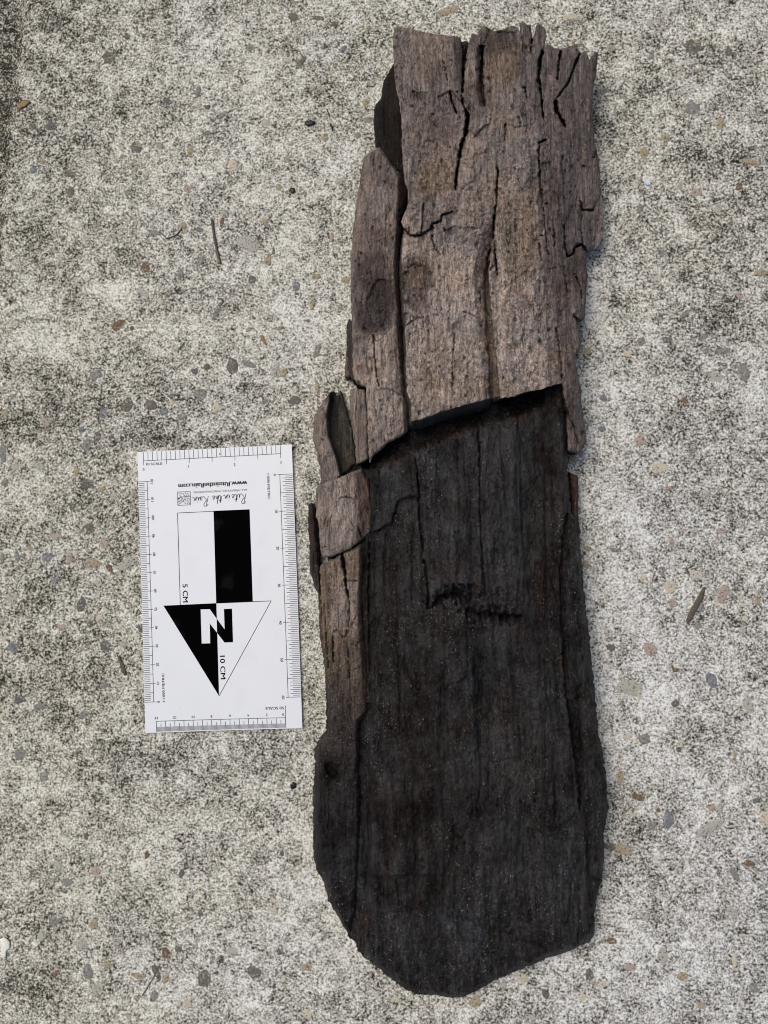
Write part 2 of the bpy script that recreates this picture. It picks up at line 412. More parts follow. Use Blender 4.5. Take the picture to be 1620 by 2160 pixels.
# (polyline, half width start, half width end, depth mm)
CRACKS = [
    ([(979, 120), (977, 160), (975, 196)], 3.5, 2.5, 12),
    ([(986, 238), (984, 262), (981, 288)], 5.5, 5.5, 14), ([(972, 200), (978, 222), (987, 245)], 1.8, 3, 8),
    ([(981, 288), (972, 310), (968, 338), (962, 380), (960, 402)], 4.5, 2.0, 12),
    ([(949, 192), (954, 218), (963, 240)], 2.4, 2.4, 6), ([(935, 130), (940, 150), (945, 172)], 1.4, 1.4, 2),
    ([(1019, 98), (1016, 130), (1016, 170)], 1.8, 6.5, 14), ([(1016, 164), (1018, 195), (1023, 225)], 6.5, 3.0, 14),
    ([(1144, 108), (1138, 128), (1136, 168), (1143, 208), (1146, 252)], 5, 1.6, 12),
    ([(1183, 104), (1178, 140), (1176, 172)], 4, 1.6, 9),
    ([(1224, 112), (1210, 145), (1200, 173), (1182, 198), (1175, 208)], 3, 2, 7),
    ([(1171, 212), (1175, 237), (1192, 268)], 4.5, 4.5, 12),
    ([(1135, 302), (1152, 295)], 4, 3.5, 6), ([(1136, 304), (1137, 344), (1141, 420)], 2.4, 1.8, 6),
    ([(1122, 82), (1120, 112)], 2.4, 1.2, 8), ([(1066, 258), (1064, 300)], 2.0, 1.6, 5), ([(1108, 180), (1111, 210)], 2, 1.4, 4),
    ([(1051, 350), (1047, 420), (1044, 455)], 2.2, 3.0, 8),
    ([(1042, 455), (1041, 480), (1044, 535), (1050, 584)], 3.4, 1.6, 9),
    ([(1034, 526), (1027, 548), (1028, 575)], 2.4, 3.2, 9), 
    ([(1029, 575), (1041, 560)], 1.6, 1.6, 3),
    ([(893, 430), (892, 460), (888, 492)], 1.4, 3, 4), ([(912, 472), (912, 505), (918, 525), (930, 540)], 2.4, 1.5, 4),
    ([(912, 472), (930, 466), (933, 452), (955, 447)], 2.2, 1.6, 4), ([(851, 484), (866, 497), (884, 497), (908, 484), (912, 472)], 2.6, 2.4, 5),
    ([(855, 687), (880, 672), (910, 667)], 1.8, 1.2, 2.5), ([(959, 705), (955, 745), (954, 820)], 3.0, 1.6, 3),
    ([(978, 657), (1010, 672)], 2.2, 1.2, 1.4), ([(1119, 424), (1122, 456)], 1.8, 1.4, 4), ([(1087, 462), (1088, 492)], 1.6, 1.3, 3),
    ([(1147, 430), (1156, 430)], 1.8, 1.4, 4), ([(1143, 400), (1147, 450), (1152, 500), (1156, 540)], 1.8, 1.4, 4),
    ([(1137, 496), (1146, 497)], 1.6, 1.4, 3), ([(1137, 510), (1143, 560)], 2.2, 1.6, 4), ([(1169, 485), (1169, 520)], 1.6, 1.4, 4),
    ([(1190, 470), (1191, 520), (1197, 542), (1207, 536), (1213, 522), (1228, 514)], 1.6, 3.4, 6),
    ([(1228, 514), (1238, 532)], 4, 3, 8), ([(1224, 424), (1228, 444), (1252, 442)], 2.2, 2.6, 5), ([(1228, 444), (1226, 490), (1229, 514)], 1.2, 1.6, 2.5),
    ([(1151, 567), (1172, 566)], 1.3, 1.3, 2), ([(1190, 560), (1194, 600), (1198, 620)], 1.8, 1.3, 3), ([(1210, 575), (1222, 600), (1229, 632)], 1.6, 1.3, 4),
    ([(1178, 650), (1184, 665)], 1.8, 1.8, 3), ([(1172, 690), (1178, 720), (1182, 760), (1186, 800)], 2.0, 1.4, 4),
    ([(1209, 667), (1218, 674), (1218, 690)], 2.2, 2.2, 5), ([(1190, 840), (1198, 870), (1212, 905), (1218, 938)], 1.8, 1.8, 4), ([(1186, 330), (1190, 420)], 1.3, 1.3, 2),
    ([(1247, 333), (1256, 332)], 1.6, 1.6, 3), ([(1226, 349), (1236, 353)], 1.8, 1.8, 3),
    # left plank and chips
    ([(787, 702), (790, 740), (793, 780), (798, 815)], 2.0, 1.3, 4), ([(768, 690), (771, 700)], 3, 3, 1.5), ([(800, 822), (822, 820), (842, 832), (858, 838)], 1.3, 1.3, 2),
    ([(785, 322), (788, 350)], 1.5, 1.2, 2), ([(790, 858), (796, 880)], 1.3, 1.2, 2), ([(716, 1052), (730, 1048), (752, 1053)], 1.3, 1.4, 2), ([(755, 1110), (764, 1136)], 2.2, 2.2, 4),
    ([(722, 1168), (728, 1205), (729, 1228), (736, 1264)], 5, 1.8, 9), ([(729, 1226), (757, 1226)], 1.4, 1.4, 3),
    ([(736, 1264), (738, 1300), (730, 1340)], 1.6, 1.4, 3), ([(702, 1345), (703, 1380), (704, 1398)], 2.6, 1.4, 4), ([(735, 1370), (737, 1430)], 1.8, 1.5, 4),
    ([(703, 1333), (712, 1329), (718, 1338), (726, 1345), (736, 1330), (752, 1300), (760, 1300)], 1.4, 1.4, 2), ([(738, 1358), (752, 1362), (757, 1355)], 1.2, 1.2, 2), ([(737, 1415), (760, 1408)], 1.2, 1.2, 2),
    ([(683, 1270), (690, 1360), (694, 1410)], 1.8, 1.4, 3), ([(670, 960), (690, 965)], 1.2, 1.2, 1.5), ([(676, 925), (686, 930)], 1.8, 1.4, 2), ([(668, 1140), (680, 1155), (690, 1152)], 1.2, 1.2, 2),
]
DCRACKS = [   # in the dark wood
    ([(1008, 903), (1011, 960), (1012, 1040), (1013, 1110), (1017, 1180), (1019, 1235)], 3.0, 1.3, 4),
    ([(938, 1500), (938, 1462), (948, 1444), (972, 1438), (986, 1424)], 1.5, 1.5, 1.6), ([(883, 1052), (889, 1130), (892, 1165)], 4, 3, 3.0), ([(894, 1180), (900, 1215), (905, 1262), (903, 1284)], 3, 5, 4.0), ([(880, 1000), (885, 1052)], 2, 3.5, 3.0), ([(1150, 1010), (1152, 1200), (1158, 1380)], 3, 3, 1.0), ([(838, 1180), (842, 1400), (846, 1560)], 4, 3, 1.0), ([(780, 1010), (783, 1120), (778, 1250), (781, 1400), (785, 1485)], 3, 3.5, 3.0),
    ([(985, 1310), (994, 1320)], 3, 2.5, 2),
    ([(1196, 1085), (1184, 1200), (1188, 1330), (1196, 1450), (1208, 1540), (1222, 1650), (1224, 1712)], 6.5, 6, 5.0),
    ([(1222, 1540), (1230, 1580), (1228, 1660)], 4, 3, 1.8), ([(1035, 1595), (1040, 1608), (1058, 1603), (1082, 1598)], 2, 1.6, 1.5),
    ([(1012, 1520), (1016, 1600), (1018, 1650), (1010, 1690)], 8, 6, 1.2), ([(960, 1740), (958, 1775), (948, 1830)], 6, 3, 1.2),
    ([(690, 1612), (700, 1632), (708, 1640)], 9, 7, 1.8), ([(836, 1850), (840, 1872), (842, 1910)], 2.5, 2, 1.2), ([(1220, 1870), (1222, 1950), (1219, 1990)], 2.2, 2.5, 2.2),
    ([(1165, 1755), (1195, 1738), (1215, 1720)], 5, 7, 2.0), ([(1030, 1966), (1055, 1963), (1085, 1970)], 3, 2.4, 1.5), ([(1105, 1985), (1150, 1995), (1190, 1980)], 3, 3, 1.2),
    ([(1082, 1740), (1076, 1780), (1070, 1830)], 3, 2, 0.8), ([(1130, 1850), (1132, 1920)], 2.4, 2, 1.0),
]
def carve(px, py, cracks, bbox):
    jx, jy = jitter(px, py)
    qx = px - .6 * jx - 1.5 * fbm(px / 5, py / 8, 2, 44); qy = py - .6 * jy - 1.5 * fbm(px / 5.5, py / 5, 2, 45)
    out = np.zeros_like(px)
    for pl, w0, w1, dep in cracks:
        a = np.array(pl, float); r = max(w0, w1) + 6
        if a[:, 0].max() + r < bbox[0] or a[:, 0].min() - r > bbox[2] or a[:, 1].max() + r < bbox[1] or a[:, 1].min() - r > bbox[3]: continue
        m = (qx > a[:, 0].min() - r) & (qx < a[:, 0].max() + r) & (qy > a[:, 1].min() - r) & (qy < a[:, 1].max() + r)
        if not m.any(): continue
        d, run = seg_dist(qx[m], qy[m], pl)
        hw = (w0 + (w1 - w0) * run) * (0.5 + 1.1 * np.abs(noise(qx[m] / 14, qy[m] / 22, 77)))
        hw = hw * np.clip(np.minimum(run, 1 - run) * 10 + 0.45, 0, 1)
        v = dep * np.clip(1 - (d / np.maximum(hw, 0.6)) ** 2, 0, 1) ** 0.6
        out[m] = np.maximum(out[m], v)
    return out

PITS = []
for _ in range(210):
    PITS.append((rng.uniform(740, 1260), rng.uniform(70, 960), rng.uniform(1.4, 2.4) + 2.4 * rng.uniform() ** 3, rng.uniform(1.0, 2.4)))
def pits(px, py, bbox):
    out = np.zeros_like(px)
    for x, y, r, el in PITS:
        if x < bbox[0] or x > bbox[2] or y < bbox[1] or y > bbox[3]: continue
        m = (np.abs(px - x) < 8) & (np.abs(py - y) < 12)
        d = np.hypot((px[m] - x) / r, (py[m] - y) / (r * el))
        out[m] = np.maximum(out[m], np.clip(1 - d * d, 0, 1))
    return out

def grain_xy(px, py):
    return px - 0.035 * (py - 1000) + 5 * noise(px / 160, py / 220, 60), py
def terraces(px, py, s, seed, n=5.0, el=1.7):
    t = fbm(px / s, py / (s * el), 4, seed, 0.6) * n
    f = np.floor(t); r = t - f
    return (f + sstep(0.42, 0.58, r)) / n
def flake_edge(px, py, s, seed, n=4.0, el=1.5):
    """worn pale rims along the edges of the flakes"""
    t = fbm(px / s, py / (s * el), 4, seed, 0.6) * n
    r = t - np.floor(t)
    return sstep(.05, .12, r - .5) * sstep(.34, .2, r - .5)
def lin(v, pts):
    p = np.array(pts, float); return np.interp(v, p[:, 0], p[:, 1])

# heights of the upper brown body in millimetres
def h_upper(px, py):
    gxx, gyy = grain_xy(px, py)
    h = lin(py, [(40, 27), (200, 31), (450, 32.5), (850, 31.5), (960, 27)])
    # rolls off to the right past the valley, and down the tongue at the lower right
    val = lin(py, [(60, 1098), (180, 1107), (290, 1122), (400, 1137), (500, 1135), (620, 1147), (720, 1157), (815, 1172), (960, 1190)])
    right = px - val
    h -= sstep(-25, 6, right) * 2.0 + np.clip(right, 0, 200) * lin(py, [(60, .040), (400, .065), (700, .12), (960, .22)])
    h -= np.clip(right, 0, 200) ** 2 * lin(py, [(60, 0), (350, .00045), (600, .0008), (900, .0008)])
    # bevel on the right side of the upper left plate
    bx = lin(py, [(60, 953), (134, 959), (195, 972)])
    h -= np.where(py < 205, np.clip((px - bx) / 22, 0, 1) * (px < 981) * 9 * sstep(205, 190, py), 0)
    # the plate below the fracture lies a step lower on the left
    h -= 1.6 * sstep(0, 3, (py - lin(px, [(840, 484), (866, 496), (884, 496), (909, 482), (913, 470), (931, 464), (935, 450), (957, 446), (990, 430)]))) * sstep(985, 930, px)
    h += 1.0 * sstep(652, 690, py) * sstep(890, 875, px) * 0
    # centre plate falls to the crack beside the next plate
    cx = lin(py, [(455, 1044), (540, 1036), (573, 1028), (639, 1033), (702, 1039), (758, 1046), (836, 1053)])
    qx = px - jitter(px, py)[0]
    on = sstep(440, 520, py) * (px < cx + 2)
    h -= on * np.clip((px - (cx - 32)) / 30, 0, 1) ** 1.2 * 11
    gw = lin(py, [(540, 1), (575, 6), (640, 10), (760, 15), (836, 19)]) * (1 + .25 * noise(py / 16, px * 0, 195))
    h -= 17 * sstep(gw + 2, gw - 1, cx - qx) * (qx < cx + .6) * sstep(545, 575, py) * (py < 850)
    h += sstep(450, 460, py) * sstep(cx - 1, cx + 1, px) * sstep(cx + 90, cx + 20, px) * 0.8
    # gash between the fingers of the upper middle plate slopes in from its left side
    gl = lin(py, [(95, 1016), (120, 1012), (183, 1011), (222, 1020)])
    h -= np.where((py > 95) & (py < 226), np.clip(1 - np.abs(px - gl - 1) / 9, 0, 1) * 5, 0)
    # fingertips thin out at the top end
    h -= 3.2 * sstep(120, 50, py) * (0.6 + 0.6 * noise(px / 14, py / 60, 31))
    h += 1.1 * fbm(gxx / 26, gyy / 240, 3, 61) + 0.9 * fbm(gxx / 8, gyy / 100, 3, 62) * sstep(-20, 30, right) + 0.25 * fbm(gxx / 7, gyy / 70, 3, 62)
    h += steps(px, py)
    flat = (1 - 0.65 * sstep(0, 40, right)) * (0.45 + 0.55 * sstep(200, 420, py))
    h += flat * (2.4 * terraces(px, py, 40, 63, 4) + 1.7 * terraces(px, py, 15, 64, 4, 1.5))
    h += 0.42 * fbm(px / 4.5, py / 6, 2, 65)
    return h

STEPS = [([(922, 205), (950, 190), (974, 215), (978, 239), (937, 242)], -1.3), ([(848, 580), (870, 556), (892, 560), (892, 655), (880, 670), (868, 664), (855, 672)], -1.2),
         ([(988, 236), (1035, 228), (1033, 258), (1015, 270), (1002, 285), (989, 272)], 1.3), ([(1073, 222), (1100, 214), (1113, 262), (1085, 268), (1074, 244)], .9),
         ([(936, 486), (960, 478), (1004, 480), (1014, 500), (1008, 523), (960, 519), (938, 510)], -1.1), ([(855, 687), (880, 672), (912, 667), (955, 668), (958, 760), (950, 883), (870, 890)], .8),
         ([(866, 192), (902, 196), (900, 208), (868, 206)], -.8), ([(1066, 300), (1092, 280), (1118, 292), (1126, 360), (1100, 400), (1068, 372)], .8), ([(1056, 456), (1100, 470), (1122, 480), (1120, 560), (1062, 610), (1050, 585)], .7),
         ([(1138, 345), (1160, 340), (1168, 430), (1170, 500), (1142, 497)], -.9), ([(1170, 320), (1200, 318), (1208, 430), (1192, 470), (1176, 440)], .9), ([(1142, 565), (1190, 566), (1196, 640), (1180, 660), (1150, 640)], .8),
         ([(1192, 545), (1232, 530), (1236, 640), (1206, 668), (1196, 600)], 1.0), ([(1160, 700), (1190, 690), (1200, 790), (1178, 805)], .8), ([(1030, 62), (1085, 70), (1095, 105), (1040, 108), (1022, 92)], -1.0),
         ([(895, 300), (930, 290), (950, 330), (940, 400), (895, 410), (880, 350)], -.7), ([(860, 432), (892, 425), (892, 490), (864, 494)], .7), ([(1008, 432), (1036, 433), (1043, 470), (1030, 520), (1010, 470)], .6), ([(985, 300), (1005, 290), (1000, 380), (968, 400)], .6)]
def steps(px, py):
    qx = px - 2.6 * noise(px / 7, py / 9, 150) - 2 * noise(px / 20, py / 24, 151); qy = py - 2.6 * noise(px / 8, py / 7, 152)
    out = np.zeros_like(px)
    for poly, dh in STEPS:
        a = np.array(poly, float); m = (qx > a[:, 0].min()) & (qx < a[:, 0].max()) & (qy > a[:, 1].min()) & (qy < a[:, 1].max())
        if m.any():
            k = inside(qx[m], qy[m], a); out[m] += dh * k
    return out

def h_left_plank(px, py):
    gxx, gyy = grain_xy(px, py)
    xr = lin(py, [(310, 812), (375, 838), (440, 838), (560, 830), (720, 838), (832, 848), (920, 852)])
    h = lin(py, [(310, 20), (420, 24), (700, 24.5), (900, 23), (980, 20)])
    h -= np.clip((px - xr) / 16, 0, 1.5) * 10
    xl = lin(py, [(310, 785), (490, 756), (600, 752), (800, 756), (960, 765)])
    h -= np.clip((xl - px) / 20, 0, 1.5) * 3.0
    h -= 1.2 * blob(px, py, 806, 645, 30, 50, 9, .06, .3)
    h -= 2.2 * sstep(0, 1, np.clip((py - lin(px, [(740, 706), (770, 704), (790, 702), (810, 698), (826, 686), (838, 672)])) / 4, 0, 1)) * -0.35
    h += 1.3 * fbm(gxx / 22, gyy / 210, 3, 71) + 0.45 * fbm(gxx / 7, gyy / 90, 3, 72)
    h += 1.4 * terraces(px, py, 24, 73, 4) * sstep(640, 720, py) + 1.0 * terraces(px, py, 12, 74, 4, 1.5) + 0.42 * fbm(px / 4.5, py / 6, 2, 75)
    return h

LIP = [(900, 1284), (912, 1276), (920, 1266), (930, 1257), (948, 1252), (964, 1250), (982, 1257), (991, 1268), (995, 1284), (1006, 1294), (1030, 1294), (1060, 1299), (1092, 1300), (1112, 1298)]
def torn(px, py):
    out = np.zeros_like(px); m = (px > 880) & (px < 1130) & (py > 1230) & (py < 1345)
    if m.any():
        x, y = px[m], py[m]; d, run = seg_dist(x, y, LIP)
        w = 1.5 * (10 + 16 * sstep(.18, .34, run) * sstep(.62, .46, run) + 5 * sstep(.6, .7, run)) * sstep(1.0, .86, run) * (.75 + .9 * noise(x / 9, y / 16, 180)) * sstep(-.02, .12, run)
        out[m] = np.clip(1.15 - d / np.maximum(w, 1), 0, 1) * (.65 + .8 * fbm(x / 6, y / 14, 3, 181)) 
    return np.clip(out, 0, 1)
TOPLINE = [(779, 996), (874, 958), (959, 921), (1007, 905), (1093, 884), (1152, 858), (1200, 838)]
def h_core(px, py):
    gxx, gyy = grain_xy(px, py)
    h = lin(py, [(80, 10), (800, 12), (1000, 21), (1300, 22), (1700, 21), (1900, 17), (2010, 11.5), (2110, 7)])
    top = np.interp(px, [p[0] for p in TOPLINE], [p[1] for p in TOPLINE])
    d = py - top
    full = lin(py, [(800, 21.0), (1300, 22), (1700, 21), (1900, 17), (2010, 11.5), (2110, 7)])
    shelf = sstep(1146, 1151, px)                                  # the step that carries on under the right hand plates
    trough = 11.0 + 1.6 * fbm(px / 30, py / 12, 3, 81) + 1.5 * fbm((px + 2 * py) / 8, (py - .4 * px) / 5, 3, 80) + 5.5 * sstep(-34, 0, d)
    rim = sstep(-16, 3, d + 5 * noise(px / 9, py / 9, 82) + 3 * noise(px / 4, py / 4, 83))
    rim = rim ** .6
    h = trough * (1 - rim) + full * rim
    h = np.where(py < 815, np.minimum(h, 11.5), h)
    h = h * (1 - shelf * (py > 806)) + (full - 0.8) * shelf * (py > 806)
    # facets of the dark face
    x3 = lin(py, [(1000, 1190), (1300, 1188), (1500, 1203), (1700, 1225), (1760, 1235)])
    h -= sstep(x3 - 4, x3 + 10, px) * 2.0 + np.clip(px - x3, 0, 90) * 0.035
    # wide dark groove along the strip on the left
    groove = lin(py, [(1100, 772), (1500, 774), (1600, 766), (1750, 770), (1860, 766), (1990, 756)])
    w = lin(py, [(1000, 10), (1480, 9), (1530, 13), (1840, 14), (1990, 16)])
    h -= sstep(w + 1, w - 3, np.abs(px - groove + 2.5 * noise(py / 30, px * 0, 190))) * lin(py, [(1000, 6), (1480, 6.0), (1530, 7.5), (1750, 7.0), (1900, 4.0), (2000, 1.2)])
    h = np.where(px < groove, np.minimum(h, lin(py, [(1000, 14), (1480, 13), (1530, 13.5), (1750, 13), (1880, 11), (2000, 9)])), h)
    # hollow torn out below the lip of the raised layer
    h -= 6.0 * torn(px, py)
    # ledge and ribs low down
    h -= 0.8 * sstep(0, 8, py - lin(px, [(780, 1845), (930, 1842), (950, 1815), (1000, 1700), (1080, 1725), (1160, 1760), (1260, 1700)])) * sstep(1560, 1700, py)
    low = sstep(1600, 1820, py)
    h += low * 1.1 * fbm(gxx / 8, gyy / 90, 4, 84) * sstep(-.1, .35, fbm(px / 70, py / 90, 3, 89)) + 0.22 * fbm(gxx / 9, gyy / 110, 3, 85) + 0.7 * fbm(px / 40, py / 60, 3, 79) + 1.2 * fbm(gxx / 60, gyy / 300, 2, 86)
    h += 2.6 * fbm(gxx / 34, gyy / 420, 2, 191) + 1.5 * np.abs(fbm(gxx / 20, gyy / 260, 2, 192))
    h += 0.9 * terraces(px, py, 46, 87, 4, 1.8) + 0.55 * terraces(px, py, 14, 78, 4, 1.3) + 0.6 * fbm(px / 5, py / 5.5, 3, 88)
    return h

def h_strip(px, py):
    gxx, gyy = grain_xy(px, py)
    h = lin(py, [(1150, 19.5), (1400, 19.5), (1560, 18.5), (1800, 15.5), (1990, 10)])
    xr = lin(py, [(1150, 757), (1300, 752), (1400, 762), (1500, 768), (1520, 752), (1990, 748)])
    h -= np.clip((px - xr) / 14, 0, 1.4) * lin(py, [(1150, 5), (1500, 4.5), (1600, 2)])
    xl = lin(py, [(1180, 684), (1350, 694), (1500, 704), (1580, 684), (1800, 678), (1990, 740)])
    h -= np.clip((xl - px) / 20, 0, 1.5) * 4
    h += 0.9 * fbm(gxx / 16, gyy / 170, 3, 91) + 0.45 * fbm(gxx / 6, gyy / 70, 3, 92)
    h += sstep(1420, 1340, py) * (1.2 * terraces(px, py, 20, 93, 4) + 0.9 * terraces(px, py, 10, 94, 4)) + 0.55 * fbm(px / 5, py / 5.5, 3, 95)
    return h

# colours ---------------------------------------------------------
def mixc(a, b, t): return a + (b - a) * np.clip(t, 0, 1)[..., None]
def blob(px, py, x, y, rx, ry, seed=0, soft=0.35, wob=0.35):
    d = np.hypot((px - x) / rx, (py - y) / ry) + wob * fbm(px / 26, py / 34, 3, 200 + seed)
    return sstep(1 + soft, 1 - soft, d)
def base_tone(px, py, c0):
    n1 = fbm(px / 60, py / 150, 4, 101); n2 = fbm(px / 18, py / 60, 3, 102); n3 = fbm(px / 9, py / 10, 3, 103)
    c = np.broadcast_to(c0, px.shape + (3,)).copy()
    c *= (1 + 0.26 * n1 + 0.16 * n2 + 0.14 * n3)[..., None]
    w = fbm(px / 90, py / 90, 3, 104)
    c = c * (1 + 0.13 * w[..., None] * np.array((1, 0.1, -0.9)))
    return c
def c_upper(px, py):
    gxx, gyy = grain_xy(px, py)
    c = base_tone(px, py, BROWN)
    c = mixc(c, base_tone(px, py, LIGHT), 0.9 * sstep(400, 560, py + 40 * fbm(px / 70, py / 70, 3, 105)) * sstep(1190, 1120, px))
    c = mixc(c, base_tone(px, py, LIGHT), 0.55 * blob(px, py, 1040, 330, 75, 90, 1))
    val = lin(py, [(60, 1098), (180, 1107), (290, 1122), (400, 1137), (620, 1147), (815, 1172)])
    c = mixc(c, base_tone(px, py, PURPLE), 0.8 * sstep(-15, 25, px - val + 12 * fbm(px / 20, py / 60, 3, 106)) * sstep(760, 600, py))
    c = mixc(c, base_tone(px, py, BROWN * 1.1), 0.6 * blob(px, py, 1250, 450, 30, 110, 2))
    for x, y, rx, ry, t, col in [(918, 375, 42, 40, .75, TAN), (1060, 125, 40, 55, .65, TAN * .75), (1040, 90, 50, 30, .6, DEEP), (1100, 520, 38, 90, .6, TAN), (880, 600, 32, 58, .85, DEEP * 1.3), (870, 570, 26, 30, .6, TAN * .7),
                                 (880, 668, 30, 18, .5, PURPLE), (1020, 815, 90, 26, .5, TAN * 1.15), (900, 800, 24, 40, .4, TAN * 1.1), (950, 488, 12, 8, .8, DEEP), (1000, 510, 12, 9, .7, DEEP), (975, 500, 45, 26, .45, BROWN),
                                 (950, 225, 26, 18, .55, PURPLE), (885, 205, 20, 8, .6, DEEP), (930, 270, 34, 26, .35, RED * 2), (1000, 215, 28, 40, .5, DEEP * 1.5), (1180, 430, 22, 90, .6, PURPLE * .75), (1215, 560, 18, 50, .55, DEEP * 1.2), (1045, 560, 6, 26, .5, DEEP),
                                 (1180, 600, 30, 30, .4, DEEP * 1.5), (1085, 770, 60, 50, .3, LIGHT * 1.1), (960, 620, 60, 40, .3, LIGHT * 1.12), (1200, 870, 14, 50, .5, RED * 1.5)]:
        c = mixc(c, base_tone(px, py, col), t * blob(px, py, x, y, rx, ry, int(x)))
    pale = sstep(0.10, 0.32, fbm(px / 16, py / 26, 4, 107, 0.65)) * sstep(290, 420, py) * sstep(1180, 1120, px)
    c = mixc(c, c * 1.30, pale)
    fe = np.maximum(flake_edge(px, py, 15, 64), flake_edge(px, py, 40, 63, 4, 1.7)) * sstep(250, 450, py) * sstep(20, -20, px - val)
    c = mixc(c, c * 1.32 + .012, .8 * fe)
    c = mixc(c, c * .62, .7 * sstep(.12, .3, fbm(px / 7, py / 10, 3, 109)))
    return c, np.full(px.shape, 0.05)
def c_plank(px, py):
    c = base_tone(px, py, BROWN * 0.92)
    c = mixc(c, base_tone(px, py, LIGHT * 0.92), 0.9 * sstep(0, 12, py - lin(px, [(740, 720), (770, 712), (790, 706), (810, 700), (826, 688), (838, 672)])))
    c = mixc(c, base_tone(px, py, LIGHT * 0.8), 0.7 * blob(px, py, 795, 420, 24, 60, 3))
    for x, y, rx, ry, t, col in [(790, 570, 34, 44, .75, DEEP), (805, 640, 32, 46, .95, DEEP * .62), (780, 670, 30, 36, .8, DEEP * .8), (755, 600, 14, 70, .6, DEEP * 1.1), (850, 560, 12, 200, .55, RED * 1.5), (843, 740, 10, 90, .6, RED * 2.0), (760, 730, 14, 20, .4, DEEP), (815, 500, 30, 20, .5, DEEP * 1.2), (800, 360, 20, 40, .4, PURPLE)]:
        c = mixc(c, base_tone(px, py, col), t * blob(px, py, x, y, rx, ry, int(y)))
    c = mixc(c, c * 1.3, sstep(0.08, 0.3, fbm(px / 15, py / 24, 4, 108, 0.65)) * sstep(700, 760, py))
    wet = 0.05 + 0.55 * blob(px, py, 805, 640, 30, 44, 9)
    return c, wet
def c_core(px, py):
    gxx, gyy = grain_xy(px, py)
    c = base_tone(px, py, DARK)
    c = mixc(c, base_tone(px, py, SLATE * 1.15), 0.9 * sstep(-0.02, 0.12, fbm(gxx / 40, gyy / 110, 5, 110, .6)))
    c = c * np.clip(1 + .9 * fbm(px / 34, py / 44, 5, 115, .65) + .6 * fbm(px / 8, py / 9, 3, 116), .3, 2)[..., None]
    c = mixc(c, base_tone(px, py, np.array((.0200, .0145, .0120))), 0.8 * sstep(0.0, 0.3, fbm(px / 55, py / 70, 4, 111)))
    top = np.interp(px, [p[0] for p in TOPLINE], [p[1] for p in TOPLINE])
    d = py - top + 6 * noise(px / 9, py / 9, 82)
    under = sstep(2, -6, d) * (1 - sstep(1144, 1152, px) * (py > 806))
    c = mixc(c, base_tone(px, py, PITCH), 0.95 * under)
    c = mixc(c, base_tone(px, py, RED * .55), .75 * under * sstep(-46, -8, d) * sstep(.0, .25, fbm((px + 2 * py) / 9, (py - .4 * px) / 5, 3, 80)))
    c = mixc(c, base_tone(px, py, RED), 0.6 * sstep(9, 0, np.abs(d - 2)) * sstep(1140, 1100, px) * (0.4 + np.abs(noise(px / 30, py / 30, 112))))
    SL, BB = np.array((.035, .0325, .0318)), np.array((.0150, .0105, .0085))
    for x, y, rx, ry, t, col in [(840, 1320, 60, 170, .75, BB), (1150, 1120, 38, 200, .7, BB * 1.1), (1000, 1410, 100, 80, .5, np.array((.019, .018, .019))), (1100, 1580, 90, 100, .8, SL * .95), (880, 1680, 95, 140, .75, BB * 1.15), (1080, 1790, 80, 80, .6, SL * .85),
                                 (1180, 1860, 70, 90, .7, SL), (860, 1960, 70, 70, .6, SL * .9), (1010, 1930, 70, 90, .6, SL * .8), (900, 1870, 80, 40, .6, BB * 1.1), (940, 1120, 40, 110, .5, SL * .8), (1052, 1090, 40, 190, .8, SL * 1.1), (825, 1060, 40, 60, .7, SL), (1235, 1560, 22, 150, .5, BB * .9), (700, 1700, 40, 150, .5, BB)]:
        c = mixc(c, base_tone(px, py, col), t * blob(px, py, x, y, rx, ry, int(x * 3 + y), .55, .6))
    for x, y, rx, ry, t, col in [(820, 1080, 34, 55, .75, SLATE * 1.35), (1055, 1090, 42, 170, .75, SLATE * 1.35), (925, 1240, 34, 16, .7, SLATE * 1.8), (1060, 1278, 40, 10, .6, SLATE * 1.7), (860, 1140, 60, 80, .5, np.array((.025, .020, .018))), (850, 1500, 60, 120, .5, np.array((.020, .015, .012))), (1090, 1800, 70, 90, .5, SLATE * 1.25), (880, 1900, 60, 60, .5, np.array((.013, .010, .009))), (830, 1960, 40, 60, .5, SLATE * 1.3), (1075, 1325, 40, 18, .35, RED), (1210, 1400, 20, 220, .5, DARK * .7),
                                 (769, 1690, 11, 190, .85, SLATE * .62), (1250, 1680, 24, 80, .6, SLATE * 1.1), (1090, 1560, 75, 95, .7, np.array((.030, .0255, .0235))), (930, 1720, 30, 120, .4, DARK * .7), (1180, 1850, 60, 90, .6, SLATE * 1.35), (1060, 1985, 50, 40, .4, PITCH * 1.8), (980, 1990, 40, 80, .6, SLATE * 1.35),
                                 (940, 1190, 40, 60, .35, np.array((.026, .020, .0185))), (930, 1075, 40, 80, .4, np.array((.025, .021, .019)))]:
        c = mixc(c, base_tone(px, py, col), t * blob(px, py, x, y, rx, ry, int(x + y)))
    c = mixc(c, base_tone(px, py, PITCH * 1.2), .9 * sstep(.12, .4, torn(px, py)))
    st = sstep(.02, .3, fbm(gxx / 4.5, gyy / 60, 3, 117)) * sstep(1680, 1860, py) * sstep(-.15, .2, fbm(px / 50, py / 70, 3, 118))
    c = mixc(c, c * 1.9, st)
    c = np.where((py < 800)[..., None], base_tone(px, py, np.array((.018, .012, .0095))), c)
    return c, np.full(px.shape, 1.0)
